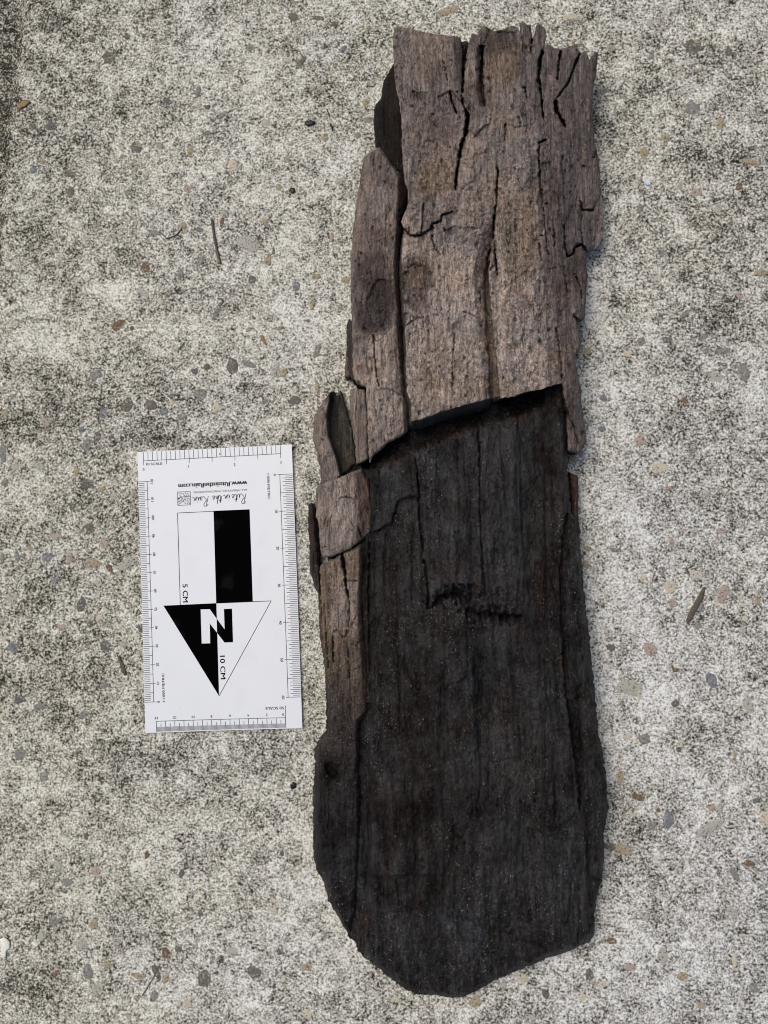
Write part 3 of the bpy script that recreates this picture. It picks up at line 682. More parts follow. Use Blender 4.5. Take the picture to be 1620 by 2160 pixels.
def c_strip(px, py):
    t = sstep(1330, 1520, py + 60 * fbm(px / 24, py / 60, 4, 113) - 30 * sstep(700, 760, px))
    b = base_tone(px, py, BROWN * np.array((.98, .94, .86)))
    b = mixc(b, base_tone(px, py, LIGHT * .9), 0.75 * blob(px, py, 722, 1290, 34, 60, 5))
    b = mixc(b, base_tone(px, py, TAN * .62), 0.7 * sstep(1330, 1350, py + 16 * noise(px / 12, py / 12, 114)))
    b = mixc(b, base_tone(px, py, TAN * .6), 0.6 * sstep(702, 690, px))
    b = mixc(b, base_tone(px, py, RED * 1.2), 0.6 * sstep(752, 764, px))
    d = base_tone(px, py, np.array((.036, .027, .024)))
    d = mixc(d, base_tone(px, py, DARK), sstep(1540, 1700, py))
    d = mixc(d, base_tone(px, py, PITCH), 0.8 * blob(px, py, 697, 1625, 18, 22, 6))
    return mixc(b, d, t), 0.08 + 0.9 * t
def flatc(col, wet=0.1):
    return lambda px, py: (base_tone(px, py, np.asarray(col)), np.full(px.shape, wet))

def part(name, poly, hfun, cfun, base=-0.6, step=2.2, cracks=CRACKS, er=3.0, ed=1.2, dep_min=None, wallcol=None, wallwet=None, undercut=0.0, rag=0.0, label=None, pit=0.0, exact=False, free=None):
    """a piece of the wood: its outline traced in the photo, its top a relief, its sides running down to `base` mm"""
    src = resample(poly, 2.0)
    if not exact:
        jx, jy = jitter(src[:, 0], src[:, 1]); src = src + np.stack([jx, jy], -1)
    if rag:
        src = src + rag * np.stack([fbm(src[:, 0] / 7, src[:, 1] / 7, 3, 170, .7), fbm(src[:, 0] / 7, src[:, 1] / 7, 3, 174, .7)], -1)
    x0, y0 = src.min(0) - 2 * step; x1, y1 = src.max(0) + 2 * step
    xs = np.arange(math.floor(x0 / step) * step, x1, step); ys = np.arange(math.floor(y0 / step) * step, y1, step)
    cell = inside_grid(xs[:-1] + step / 2, ys[:-1] + step / 2, src)
    X, Y = np.meshgrid(xs, ys); ny, nx = X.shape
    cnt = np.zeros((ny, nx), int)
    for a in (0, 1):
        for b in (0, 1): cnt[a:ny - 1 + a, b:nx - 1 + b] += cell
    used = cnt > 0; bnd = used & (cnt < 4)
    bp = np.stack([X[bnd], Y[bnd]], -1); npnt = near_poly(bp, src)
    X = X.copy(); Y = Y.copy(); X[bnd] = npnt[:, 0]; Y[bnd] = npnt[:, 1]
    px, py = X[used], Y[used]
    bb = (px.min(), py.min(), px.max(), py.max())
    h = hfun(px, py)
    # edges worn round
    if ed > 0:
        kd_src = src if free is None else np.array([q for q in src if free(q[0], q[1])])
        near = np.full(px.shape, 99.0)
        cand = np.ones(px.shape, bool)
        near[cand] = dist_poly(px[cand], py[cand], kd_src)
        h = h - ed * np.clip(1 - near / er, 0, 1) ** 2
    if cracks: h = h - carve(px, py, cracks, bb)
    c, wet = cfun(px, py)
    if pit:
        p = pits(px, py, bb); h = h - pit * p
        c = c * (1 - 0.62 * np.clip(p * 2, 0, 1))[..., None]
    lo = base + 0.8 if dep_min is None else dep_min
    h = np.maximum(h, lo)
    V = P(px, py, h * MM)
    ids = np.full((ny, nx), -1); ids[used] = np.arange(used.sum())
    jj, ii = np.nonzero(cell)
    Q = np.stack([ids[jj, ii], ids[jj + 1, ii], ids[jj + 1, ii + 1], ids[jj, ii + 1]], -1)
    # boundary edges -> walls
    E = np.concatenate([Q[:, [0, 1]], Q[:, [1, 2]], Q[:, [2, 3]], Q[:, [3, 0]]])
    key = np.minimum(E[:, 0], E[:, 1]).astype(np.int64) * 10 ** 7 + np.maximum(E[:, 0], E[:, 1])
    uq, inv, ct = np.unique(key, return_inverse=True, return_counts=True)
    B = E[ct[inv] == 1]
    bv, binv = np.unique(B, return_inverse=True); B2 = binv.reshape(B.shape)
    # outward direction of every boundary vertex
    dv = V[B[:, 1], :2] - V[B[:, 0], :2]; nrm = np.stack([-dv[:, 1], dv[:, 0]], -1) * -1
    acc = np.zeros((len(bv), 2)); np.add.at(acc, B2[:, 0], nrm); np.add.at(acc, B2[:, 1], nrm)
    acc /= np.maximum(np.hypot(*acc.T), 1e-12)[:, None]
    nb = len(bv); off = len(V); levels = [0, 0.25, 0.55, 1.0]
    VV = [V]; CC = [np.concatenate([c, wet[..., None]], -1)]
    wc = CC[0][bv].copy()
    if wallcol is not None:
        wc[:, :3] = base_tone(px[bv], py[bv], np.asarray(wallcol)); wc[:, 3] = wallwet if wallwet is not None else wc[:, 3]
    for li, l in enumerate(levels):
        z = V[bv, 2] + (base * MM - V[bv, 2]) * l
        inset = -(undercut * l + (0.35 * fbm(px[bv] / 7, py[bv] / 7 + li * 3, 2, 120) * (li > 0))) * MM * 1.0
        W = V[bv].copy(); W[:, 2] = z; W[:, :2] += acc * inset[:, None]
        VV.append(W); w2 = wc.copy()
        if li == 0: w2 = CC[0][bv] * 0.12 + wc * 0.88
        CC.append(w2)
    WQ = []
    for li in range(len(levels) - 1):
        a = off + li * nb; b = off + (li + 1) * nb
        WQ.append(np.stack([a + B2[:, 1], a + B2[:, 0], b + B2[:, 0], b + B2[:, 1]], -1))
    V = np.concatenate(VV); Q = np.concatenate([Q] + WQ)
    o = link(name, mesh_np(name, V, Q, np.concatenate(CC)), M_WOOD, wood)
    if label: tag(o, label)
    return o

# outlines (photo pixels)
CRACK_A = [(975, 196), (980, 220), (986, 245), (981, 288), (971, 312), (967, 338), (962, 380), (959, 402), (957, 447)]
SEAM_MID = [(957, 447), (975, 440), (1000, 445), (1012, 432), (1036, 433), (1044, 455)]
VALLEY1 = [(1097, 66), (1104, 120), (1107, 180), (1112, 240), (1122, 290), (1135, 330), (1137, 400), (1134, 480)]
VALLEY2 = [(1134, 480), (1138, 520), (1142, 560), (1147, 620), (1147, 690), (1157, 720), (1163, 760), (1170, 800), (1173, 811)]
SEAM_R = [(1134, 480), (1140, 497), (1160, 500), (1172, 502), (1190, 510), (1197, 541), (1210, 533), (1213, 521), (1228, 513)]
CRACK_P5 = [(1044, 455), (1041, 480), (1040, 510), (1034, 526), (1027, 550), (1028, 573), (1033, 639), (1039, 702), (1046, 758), (1053, 836)]
SEAM_P25 = [(1044, 455), (1066, 456), (1090, 452), (1112, 462), (1134, 480)]
PLATE_LEFT = [(830, 62), (838, 55), (872, 62), (901, 69), (928, 73), (954, 76), (972, 78), (973, 100), (976, 130)] + CRACK_A + \
    [(955, 447), (933, 452), (930, 466), (912, 472), (908, 482), (888, 490), (883, 496), (865, 495), (861, 484), (852, 481), (846, 467), (860, 432), (861, 402), (854, 384), (851, 362), (848, 300), (846, 250), (842, 212), (835, 188), (831, 140), (829, 92)]
PLATE_TOPMID = [(988, 95), (991, 82), (997, 70), (1007, 73), (1011, 64), (1022, 54), (1035, 60), (1042, 66), (1060, 62), (1076, 54), (1087, 55), (1095, 62)] + VALLEY1 + SEAM_P25[::-1][1:] + SEAM_MID[::-1][1:] + CRACK_A[::-1][1:] + [(977, 160), (981, 130), (985, 110)]
PLATE_CENTRE = SEAM_MID + CRACK_P5[1:] + [(1053, 836), (1033, 840), (989, 852), (941, 865), (896, 882), (868, 887), (866, 850), (859, 828), (857, 776), (855, 687), (852, 650), (848, 583), (847, 545), (850, 500), (852, 484), (861, 485), (865, 496), (883, 497), (888, 491), (908, 483), (912, 473), (930, 467), (933, 453), (955, 448)]
PLATE_RIGHT = SEAM_P25 + VALLEY2[1:] + [(1144, 820), (1107, 828), (1085, 836), (1056, 840)] + CRACK_P5[::-1][:-1]
PLATE_SPLINTERED = VALLEY1[:1] + [(1098, 49), (1104, 47), (1113, 54), (1121, 54), (1122, 82), (1124, 80), (1133, 54), (1139, 50), (1150, 62), (1153, 74), (1148, 95), (1146, 104), (1154, 90), (1169, 100), (1183, 104), (1189, 102), (1210, 99), (1217, 99), (1223, 111), (1229, 111), (1236, 111), (1242, 121), (1243, 128), (1248, 122), (1253, 109), (1261, 110), (1262, 120), (1254, 173), (1249, 221), (1252, 288), (1259, 317), (1264, 346), (1266, 380), (1269, 405), (1250, 443), (1229, 444)] + [(1226, 480), (1228, 513)] + SEAM_R[::-1][1:] + VALLEY1[::-1][1:-1]
LOBE = [(1229, 445), (1250, 444), (1269, 406), (1273, 458), (1275, 490), (1263, 518), (1246, 530), (1240, 532), (1229, 514), (1226, 480)]
PLATE_FLANK = SEAM_R + [(1237, 542), (1236, 552), (1238, 572), (1240, 584), (1236, 622), (1235, 648), (1232, 671), (1222, 676), (1220, 694), (1225, 717), (1224, 741), (1215, 747), (1214, 763), (1216, 786), (1224, 811), (1227, 830), (1226, 848), (1230, 882), (1235, 910), (1236, 933), (1232, 944), (1220, 957), (1198, 951), (1197, 875), (1190, 835), (1186, 808), (1173, 811)] + VALLEY2[::-1][1:-1]
PLANK = [(766, 331), (783, 322), (792, 313), (802, 310), (811, 322), (820, 338), (850, 376), (858, 398), (857, 430), (843, 467), (848, 490), (844, 502), (842, 547), (846, 636), (851, 690), (853, 806), (860, 835), (862, 904), (861, 911), (815, 937), (792, 957), (779, 976), (777, 939), (772, 830), (772, 817), (751, 809), (746, 799), (743, 720), (741, 664), (740, 632), (741, 600), (738, 560), (741, 530), (744, 490), (754, 410)]
SLAT = [(740, 819), (756, 822), (769, 822), (771, 835), (774, 890), (776, 939), (777, 967), (753, 981), (749, 944), (743, 897), (739, 846)]
SLIVER = [(736, 671), (732, 685), (731, 704), (732, 745), (738, 793), (745, 801), (748, 790), (746, 728), (743, 680)]
SLIVER_LOW = [(733, 715), (729, 750), (727, 775), (728, 797), (737, 797), (740, 770), (736, 730)]
CHIP = [(664, 878), (675, 857), (686, 840), (697, 828), (706, 823), (709, 835), (714, 833), (718, 822), (728, 853), (731, 872), (743, 902), (748, 940), (751, 978), (720, 1005), (690, 1024), (680, 1024), (672, 976), (660, 920)]
BLOCK = [(667, 1034), (674, 1023), (718, 1006), (762, 988), (767, 999), (776, 1014), (781, 1040), (786, 1112), (787, 1119), (769, 1135), (741, 1156), (718, 1168), (686, 1176), (678, 1169), (674, 1142), (672, 1099), (666, 1089)]
STRIP = [(674, 1193), (690, 1184), (711, 1174), (722, 1168), (735, 1160), (750, 1153), (768, 1140), (768, 1180), (766, 1228), (767, 1297), (773, 1343), (778, 1400), (783, 1480), (778, 1504), (758, 1521), (756, 1597), (760, 1690), (761, 1753), (756, 1857), (748, 1920), (738, 1972), (722, 1955), (713, 1931), (694, 1902), (685, 1862), (667, 1836), (661, 1807), (660, 1691), (659, 1667), (664, 1632), (664, 1580), (674, 1558), (689, 1542), (688, 1480), (685, 1400), (680, 1347), (677, 1250)]
OUTER = [(650, 1062), (657, 1060), (664, 1070), (666, 1100), (672, 1150), (676, 1220), (683, 1290), (690, 1400), (684, 1404), (679, 1370), (674, 1347), (673, 1300), (672, 1252), (662, 1236), (654, 1200), (652, 1140), (650, 1100)]
REDCHIP = [(1200, 994), (1206, 999), (1218, 1001), (1221, 1050), (1220, 1092), (1205, 1092), (1203, 1050)]
UNDER = [(830, 134), (813, 164), (807, 184), (803, 210), (795, 218), (789, 236), (788, 265), (791, 297), (795, 314), (800, 345), (830, 400), (870, 420), (880, 300), (866, 140)]
CORE = [(978, 88), (989, 92), (1010, 80), (1090, 80), (1140, 108), (1180, 118), (1236, 140), (1238, 240), (1248, 330), (1252, 420), (1225, 500), (1222, 600), (1214, 700), (1206, 800), (1190, 830), (1192, 867), (1195, 904), (1196, 952), (1198, 1000), (1204, 1085), (1219, 1089), (1224, 1121), (1225, 1169), (1231, 1227), (1236, 1294), (1241, 1320), (1245, 1361), (1247, 1385), (1255, 1467), (1263, 1545), (1271, 1582), (1276, 1620), (1281, 1650), (1283, 1704), (1279, 1737), (1273, 1749), (1275, 1815), (1269, 1857), (1260, 1894), (1254, 1931), (1254, 1968), (1244, 1987), (1223, 1993), (1215, 2001), (1169, 2016), (1128, 2033), (1082, 2051), (1037, 2072), (1004, 2090), (979, 2103), (946, 2105), (921, 2099), (888, 2099), (863, 2092), (834, 2072), (805, 2047), (776, 2026), (756, 2006), (752, 1988), (736, 1978), (724, 1950), (712, 1900), (700, 1850), (690, 1700), (692, 1560), (700, 1500), (700, 1300), (690, 1180), (690, 1080), (735, 1000), (752, 975), (752, 820), (756, 700), (752, 560), (765, 420), (790, 350), (850, 340), (862, 200), (865, 100), (950, 92)]

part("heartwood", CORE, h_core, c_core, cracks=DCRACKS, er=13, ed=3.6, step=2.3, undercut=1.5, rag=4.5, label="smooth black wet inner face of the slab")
FACE_WIDE = [(876, 957), (959, 921), (1007, 905), (1093, 884), (1097, 960), (1102, 1080), (1107, 1200), (1110, 1296), (1092, 1297), (1060, 1296), (1030, 1291), (1004, 1292), (994, 1280), (990, 1264), (982, 1256), (962, 1248), (945, 1252), (928, 1256), (918, 1266), (912, 1278), (904, 1284), (906, 1262), (900, 1200), (893, 1130), (886, 1070), (883, 1010)]
FACE_SMALL = [(781, 997), (830, 976), (874, 959), (880, 1000), (885, 1050), (874, 1046), (856, 1049), (840, 1056), (832, 1078), (826, 1102), (808, 1110), (798, 1117), (787, 1122), (784, 1060)]
def h_face(px, py):
    gxx, gyy = grain_xy(px, py)
    lip = 1.6 * sstep(1240, 1285, py) * np.abs(noise(px / 12, py / 8, 160))
    return h_core(px, py) + 2.8 - 2.4 * sstep(1078, 1112, px) - lip + .5 * fbm(gxx / 14, gyy / 90, 3, 161) + .8 * sstep(890, 930, px) * sstep(1080, 1010, px)
def c_face(px, py):
    c, w = c_core(px, py)
    return mixc(c, base_tone(px, py, SLATE * 1.45), .55 * sstep(-.2, .2, fbm(px / 45, py / 80, 4, 162))), w
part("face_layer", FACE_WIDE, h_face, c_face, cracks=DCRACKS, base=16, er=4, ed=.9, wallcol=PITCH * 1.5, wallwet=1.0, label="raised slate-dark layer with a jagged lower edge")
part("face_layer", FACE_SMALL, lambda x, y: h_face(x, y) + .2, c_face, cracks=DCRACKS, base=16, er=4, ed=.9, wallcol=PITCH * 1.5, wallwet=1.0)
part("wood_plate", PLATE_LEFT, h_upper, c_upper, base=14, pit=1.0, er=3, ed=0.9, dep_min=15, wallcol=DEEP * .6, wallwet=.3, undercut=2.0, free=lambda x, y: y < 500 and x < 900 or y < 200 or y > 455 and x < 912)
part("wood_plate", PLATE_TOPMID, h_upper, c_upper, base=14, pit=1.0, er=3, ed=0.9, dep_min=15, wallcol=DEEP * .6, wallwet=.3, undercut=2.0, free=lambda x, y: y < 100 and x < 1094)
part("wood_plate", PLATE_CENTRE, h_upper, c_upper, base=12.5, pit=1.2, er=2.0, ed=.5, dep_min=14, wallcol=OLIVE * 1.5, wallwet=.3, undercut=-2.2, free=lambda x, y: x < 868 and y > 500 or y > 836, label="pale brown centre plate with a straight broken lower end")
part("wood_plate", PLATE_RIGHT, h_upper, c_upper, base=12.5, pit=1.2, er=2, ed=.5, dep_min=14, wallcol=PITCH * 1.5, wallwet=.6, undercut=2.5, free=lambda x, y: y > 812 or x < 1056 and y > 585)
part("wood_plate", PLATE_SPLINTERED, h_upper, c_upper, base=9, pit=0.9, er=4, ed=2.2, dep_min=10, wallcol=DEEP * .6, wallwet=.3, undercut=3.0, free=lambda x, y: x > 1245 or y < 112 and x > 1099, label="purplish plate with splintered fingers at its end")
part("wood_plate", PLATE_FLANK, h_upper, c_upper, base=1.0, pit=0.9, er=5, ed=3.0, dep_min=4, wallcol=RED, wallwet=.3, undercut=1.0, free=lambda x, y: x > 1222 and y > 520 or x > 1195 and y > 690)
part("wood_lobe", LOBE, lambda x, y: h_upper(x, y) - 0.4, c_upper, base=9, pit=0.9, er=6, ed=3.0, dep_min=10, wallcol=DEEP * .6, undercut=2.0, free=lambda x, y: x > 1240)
part("wood_plank", PLANK, h_left_plank, c_plank, base=7, pit=1.1, er=5, ed=2.2, dep_min=8, wallcol=DEEP * .7, wallwet=.2, undercut=1.0, label="long brown side plank with a dark damp stain")
part("wood_slat", SLAT, lambda x, y: 20.5 - np.clip((757 - x) / 14, 0, 1) * 2.5 - 1.2 * (np.abs(x - 757) < 2) + 1.3 * fbm(x / 8, y / 60, 3, 130), flatc(BROWN * 1.05), base=6, er=4, ed=1.5, pit=.8, wallcol=DEEP * .7)
part("wood_sliver", SLIVER, lambda x, y: 17 - np.clip((744 - x) / 12, 0, 1) * 8 + .5 * fbm(x / 6, y / 40, 2, 131), flatc(DEEP * .8, .2), base=1, er=2, ed=.5)
part("wood_sliver", SLIVER_LOW, lambda x, y: 8 + .6 * fbm(x / 6, y / 30, 2, 132), flatc(BROWN * .9), base=-.6, er=3, ed=1.2)
def h_chip(x, y):
    xi = lin(y, [(820, 700), (876, 690), (920, 693), (950, 704), (970, 711), (1000, 718), (1024, 725)])
    rim = sstep(xi + 5, xi - 3, x)
    low = 6.5 + 1.0 * fbm(x / 7, y / 60, 3, 133) + np.clip((x - 715) / 40, 0, 1) * 2
    hi = 15.5 - np.clip((678 - x) / 16, 0, 1.3) * 4.0 + 1.0 * fbm(x / 10, y / 40, 3, 134) + .6 * terraces(x, y, 12, 135)
    return low * (1 - rim) + hi * rim - 2.0 * sstep(875, 835, y)
def c_chip(x, y):
    xi = lin(y, [(820, 698), (876, 690), (920, 693), (950, 704), (970, 711), (1000, 718), (1024, 725)])
    rim = sstep(xi + 5, xi - 2, x) * sstep(832, 852, y + (690 - x) * .2)
    return mixc(base_tone(x, y, OLIVE), base_tone(x, y, BROWN), rim), 0.1 + 0.2 * (1 - rim)
part("wood_chip", CHIP, h_chip, c_chip, er=4, ed=1.8, pit=.7, label="curled chip with a dark olive hollow")
def h_block(x, y):
    xr = lin(y, [(985, 745), (1180, 752)])
    return 21.5 - np.clip((x - xr) / 34, 0, 1.2) * 5 - np.clip((690 - x) / 24, 0, 1) * 2.0 + 1.2 * fbm(x / 18, y / 40, 3, 140) + 1.0 * terraces(x, y, 18, 141, 4) + .3 * fbm(x / 4.5, y / 6, 2, 142)
def c_block(x, y):
    c = mixc(base_tone(x, y, BROWN * 1.1), base_tone(x, y, LIGHT), .8 * blob(x, y, 725, 1070, 32, 70, 7))
    c = mixc(c, base_tone(x, y, RED * 2.2), .75 * sstep(745, 762, x))
    return c, np.full(x.shape, .05)
part("wood_block", BLOCK, h_block, c_block, base=8, er=4, ed=1.6, pit=.9, wallcol=DEEP * .7, label="short pale brown block, broken square")
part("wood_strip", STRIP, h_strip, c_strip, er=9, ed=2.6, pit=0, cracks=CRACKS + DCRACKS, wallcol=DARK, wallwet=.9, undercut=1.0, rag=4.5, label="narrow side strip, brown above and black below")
part("wood_sliver", OUTER, lambda x, y: 8.5 + 1.0 * fbm(x / 6, y / 50, 3, 143), lambda x, y: (mixc(base_tone(x, y, np.array((.04, .028, .026))), base_tone(x, y, DEEP), sstep(1190, 1300, y)), np.full(x.shape, .5)), er=6, ed=3.0)
part("wood_chip", REDCHIP, lambda x, y: 8.0 + np.clip((x - 1203) / 8, 0, 1) * 2 + .8 * fbm(x / 6, y / 30, 2, 144), flatc(RED * 1.5, .3), er=4, ed=1.4)
def h_under(x, y):
    return 6.5 + np.clip((x - 790) / 50, 0, 1) * 3.5 + 1.2 * fbm(x / 9, y / 90, 3, 145)
def c_under(x, y):
    e = lin(y, [(134, 822), (210, 806), (240, 803), (300, 808), (400, 830)])
    return mixc(base_tone(x, y, SLATE * .9), base_tone(x, y, np.array((.015, .0095, .007))), sstep(-4, 6, x - e)), np.full(x.shape, .35)
part("wood_layer", UNDER, h_under, c_under, er=5, ed=2.5, label="black lower layer showing beneath the upper left plate")

# ------------------------------------------------------------------ the white scale card
CTH = 0.00045
ZC = 0.0009
A = P(291, 954, ZC); Bc = P(616, 938, ZC); Dc = P(307, 1544, ZC)
cu = (Bc - A); CW = np.hypot(*cu[:2]); cu = cu / CW
cv = np.array([cu[1], -cu[0], 0.0]); CH = 0.15372
card = empty("scale_card", tuple(A)); tag(card, "white plastic scale card with rulers and a black and white north arrow", "scale card")
def cpt(u, v, lift=0.0):
    """card coordinates (metres right and down from its top left corner) -> place; the sheet bows up a hair along its sides"""
    u = np.asarray(u, float); v = np.asarray(v, float)
    z = ZC + lift + 0.0005 * (np.abs(u / CW - .5) * 2) ** 2 + 0.0004 * (np.abs(v / CH - .5) * 2) ** 2
    xy = A[:2] + u[..., None] * cu[:2] + v[..., None] * cv[:2]
    return np.concatenate([xy, z[..., None]], -1)
def cuv(px, py):
    w = P(px, py, ZC) - A
    return float(w[:2] @ cu[:2]), float(w[:2] @ cv[:2])
def z1(X, Y): return cuv(280 + X / 4.378, 920 + Y / 4.378)
def z2(X, Y): return cuv(280 + X / 4.378, 1230 + Y / 4.378)
# sheet
n, m = 13, 21
uu, vv = np.meshgrid(np.linspace(0, CW, n), np.linspace(0, CH, m))
top = cpt(uu, vv).reshape(-1, 3); bot = cpt(uu, vv, -CTH).reshape(-1, 3)
idc = np.arange(n * m).reshape(m, n)
q = np.stack([idc[:-1, :-1], idc[1:, :-1], idc[1:, 1:], idc[:-1, 1:]], -1).reshape(-1, 4)
rim = np.r_[idc[0, :-1], idc[:-1, -1], idc[-1, :0:-1], idc[:0:-1, 0]]
wq = np.stack([rim, np.roll(rim, -1), np.roll(rim, -1) + n * m, rim + n * m], -1)
link("card_sheet", mesh_np("card_sheet", np.r_[top, bot], np.r_[q, q[:, ::-1] + n * m, wq], smooth=False), M_CARD, card)
LIFT = 0.00006
class Print:
    def __init__(s): s.V = []; s.F = []
    def poly(s, pts, lift=LIFT, sub=0.004):
        base = len(s.V); pts = np.array(pts, float)
        s.V += list(cpt(pts[:, 0], pts[:, 1], lift)); s.F.append(list(range(base, base + len(pts))))
    def line(s, a, b, w, lift=LIFT):
        a = np.array(a); b = np.array(b); L = np.hypot(*(b - a)); d = (b - a) / L; nn = np.array([-d[1], d[0]]) * w / 2
        k = max(1, int(L / 0.01))
        for i in range(k):
            p = a + (b - a) * i / k; q_ = a + (b - a) * (i + 1) / k
            s.poly([p - nn, q_ - nn, q_ + nn, p + nn], lift)
    def fill(s, pts, lift=LIFT):
        """a filled area, cut into small pieces so that it follows the bowed sheet"""
        bm = bmesh.new(); vs = [bm.verts.new((p[0], p[1], 0)) for p in pts]; bm.faces.new(vs)
        for ax in (0, 1):
            lo = min(p[ax] for p in pts); hi = max(p[ax] for p in pts)
            t = lo + 0.004
            while t < hi:
                no = (1, 0, 0) if ax == 0 else (0, 1, 0); co = (t, 0, 0) if ax == 0 else (0, t, 0)
                bmesh.ops.bisect_plane(bm, geom=bm.verts[:] + bm.edges[:] + bm.faces[:], plane_co=co, plane_no=no); t += 0.004
        bm.verts.index_update(); b0 = len(s.V)
        co = np.array([v.co[:2] for v in bm.verts]); s.V += list(cpt(co[:, 0], co[:, 1], lift))
        for f in bm.faces: s.F.append([b0 + v.index for v in f.verts])
        bm.free()
    def done(s, name, mat):
        me = bpy.data.meshes.new(name); me.from_pydata([tuple(v) for v in s.V], [], s.F); me.update()
        bm = bmesh.new(); bm.from_mesh(me)
        for f in bm.faces:
            if f.normal.z < 0: f.normal_flip()
        bm.to_mesh(me); bm.free()
        return link(name, me, mat, card)

def text(pr, body, centre, height, ang=0.0, width=None, bold=2, lift=LIFT):
    pr = Print()
    """lettering on the card: ang in degrees clockwise as seen from above; height of a capital; width fits the run"""
    cu_ = bpy.data.curves.new("lettering", 'FONT'); cu_.body = body; cu_.size = 1.0; cu_.align_x = 'LEFT'; cu_.resolution_u = 3
    o = bpy.data.objects.new("lettering", cu_); COL.objects.link(o); bpy.context.view_layer.update()
    me = bpy.data.meshes.new_from_object(o.evaluated_get(bpy.context.evaluated_depsgraph_get()))
    co = np.array([v.co[:2] for v in me.vertices]); F = [list(p.vertices) for p in me.polygons]
    bpy.data.objects.remove(o); bpy.data.curves.remove(cu_); bpy.data.meshes.remove(me)
    lo, hi = co.min(0), co.max(0); mid = (lo + hi) / 2
    sy = height / (hi[1] - lo[1]); sx = width / (hi[0] - lo[0]) if width else sy
    x = (co[:, 0] - mid[0]) * sx; y = -(co[:, 1] - mid[1]) * sy
    a = math.radians(ang); u = centre[0] + x * math.cos(a) - y * math.sin(a); v = centre[1] + x * math.sin(a) + y * math.cos(a)
    k = max(1, int(bold))
    for j in range(k):                                  # heavier type: impressions side by side, each a hair above the last
        b0 = len(pr.V); sh = (j - (k - 1) / 2) * 0.00009
        pr.V += list(cpt(u + sh * math.cos(a), v + sh * math.sin(a), lift + j * 0.000008)); pr.F += [[b0 + i for i in f] for f in F]
    return pr.done("lettering", M_INK)

HAIR = 0.00026
K = 0.0000589                # metres per pixel of the enlarged views
# top ruler
pr = Print(); a0 = np.array(z1(105, 230)); a1 = np.array(z1(1368, 163)); pr.line(a0, a1, HAIR)
for i in range(31):
    p = a0 + (a1 - a0) * i / 30
    pr.line((p[0], 0.0002), (p[0], p[1] + (42 * K if i % 5 == 0 else 0)), HAIR)
dz = np.array(z1(806, 165)); pr.poly([(dz[0] + .0004 * math.cos(t), dz[1] + .0004 * math.sin(t)) for t in np.linspace(0, 2 * math.pi, 9)[:-1]], LIFT * 1.5)
pr.done("ruler_marking", M_INKLIGHT)
# left ruler, 120 at the top to 0
pr = Print(); a0 = np.array(z1(137, 420)); a1 = np.array(z2(198, 1095)); pr.line(a0, a1, HAIR)
for i in range(121):
    p = a0 + (a1 - a0) * i / 120
    ex = p[0] if i % 5 == 0 else p[0] - 26 * K
    if i % 10 == 0: ex = p[0] + 22 * K
    pr.line((0.0002, p[1]), (ex, p[1]), HAIR)
pr.done("ruler_marking", M_INKLIGHT)
# right ruler, 0 at the top to 60
pr = Print(); b0_ = np.array(z1(1360, 355)); b1_ = np.array(z2(1437, 1052)); pr.line(b0_, b1_, HAIR)
for i in range(121):
    p = b0_ + (b1_ - b0_) * i / 120
    st = p[0] if i % 10 == 0 else (p[0] + 24 * K if i % 2 == 0 else p[0] + 48 * K)
    if i % 20 == 0: st = p[0] - 20 * K
    pr.line((CW - 0.0002, p[1]), (st, p[1]), HAIR)
pr.done("ruler_marking", M_INKLIGHT)
# bottom ruler, 14 on the left to 0
pr = Print(); c0 = np.array(z2(222, 1273)); c1 = np.array(z2(1412, 1240)); pr.line(c0, c1, HAIR)
e = z2(1412, 1130); pr.line(e, (c1[0], CH - 0.0004), HAIR)
for i in range(141):
    p = c0 + (c1 - c0) * i / 140
    y0 = p[1] + (0 if i % 10 == 0 else 22 * K if i % 5 == 0 else 52 * K)
    pr.line((p[0], y0), (p[0], CH - 0.0005), HAIR * (1 if i % 5 == 0 else 0.85))
pr.done("ruler_marking", M_INKLIGHT)
# scale bar
pr = Print()
pr.line(z1(415, 710), z1(748, 694), 0.0003); pr.line(z1(415, 710), z2(440, 200), 0.0003)
pr.fill([z1(747, 690), z1(1080, 676), z2(1109, 170), z2(771, 186)])
pr.done("scale_bar", M_INK)
# arrow
pr = Print()
pr.fill([z2(285, 208), z2(772, 185), z2(798, 1042)])
pr.line(z2(772, 185), z2(1280, 164), 0.0003); pr.line(z2(1280, 163), z2(798, 1042), 0.0003)
pr.done("north_arrow", M_INK)
pr = Print(); pr.fill([z2(628, 243), z2(712, 241), z2(776, 329), z2(779, 458), z2(712, 372), z2(716, 555), z2(638, 558)], LIFT * 2); pr.done("north_letter", M_PAPERWHITE)
pr = Print(); pr.fill([z2(776, 329), z2(849, 428), z2(843, 240), z2(916, 235), z2(926, 545), z2(848, 548), z2(779, 458)], LIFT * 2); pr.done("north_letter", M_INK)
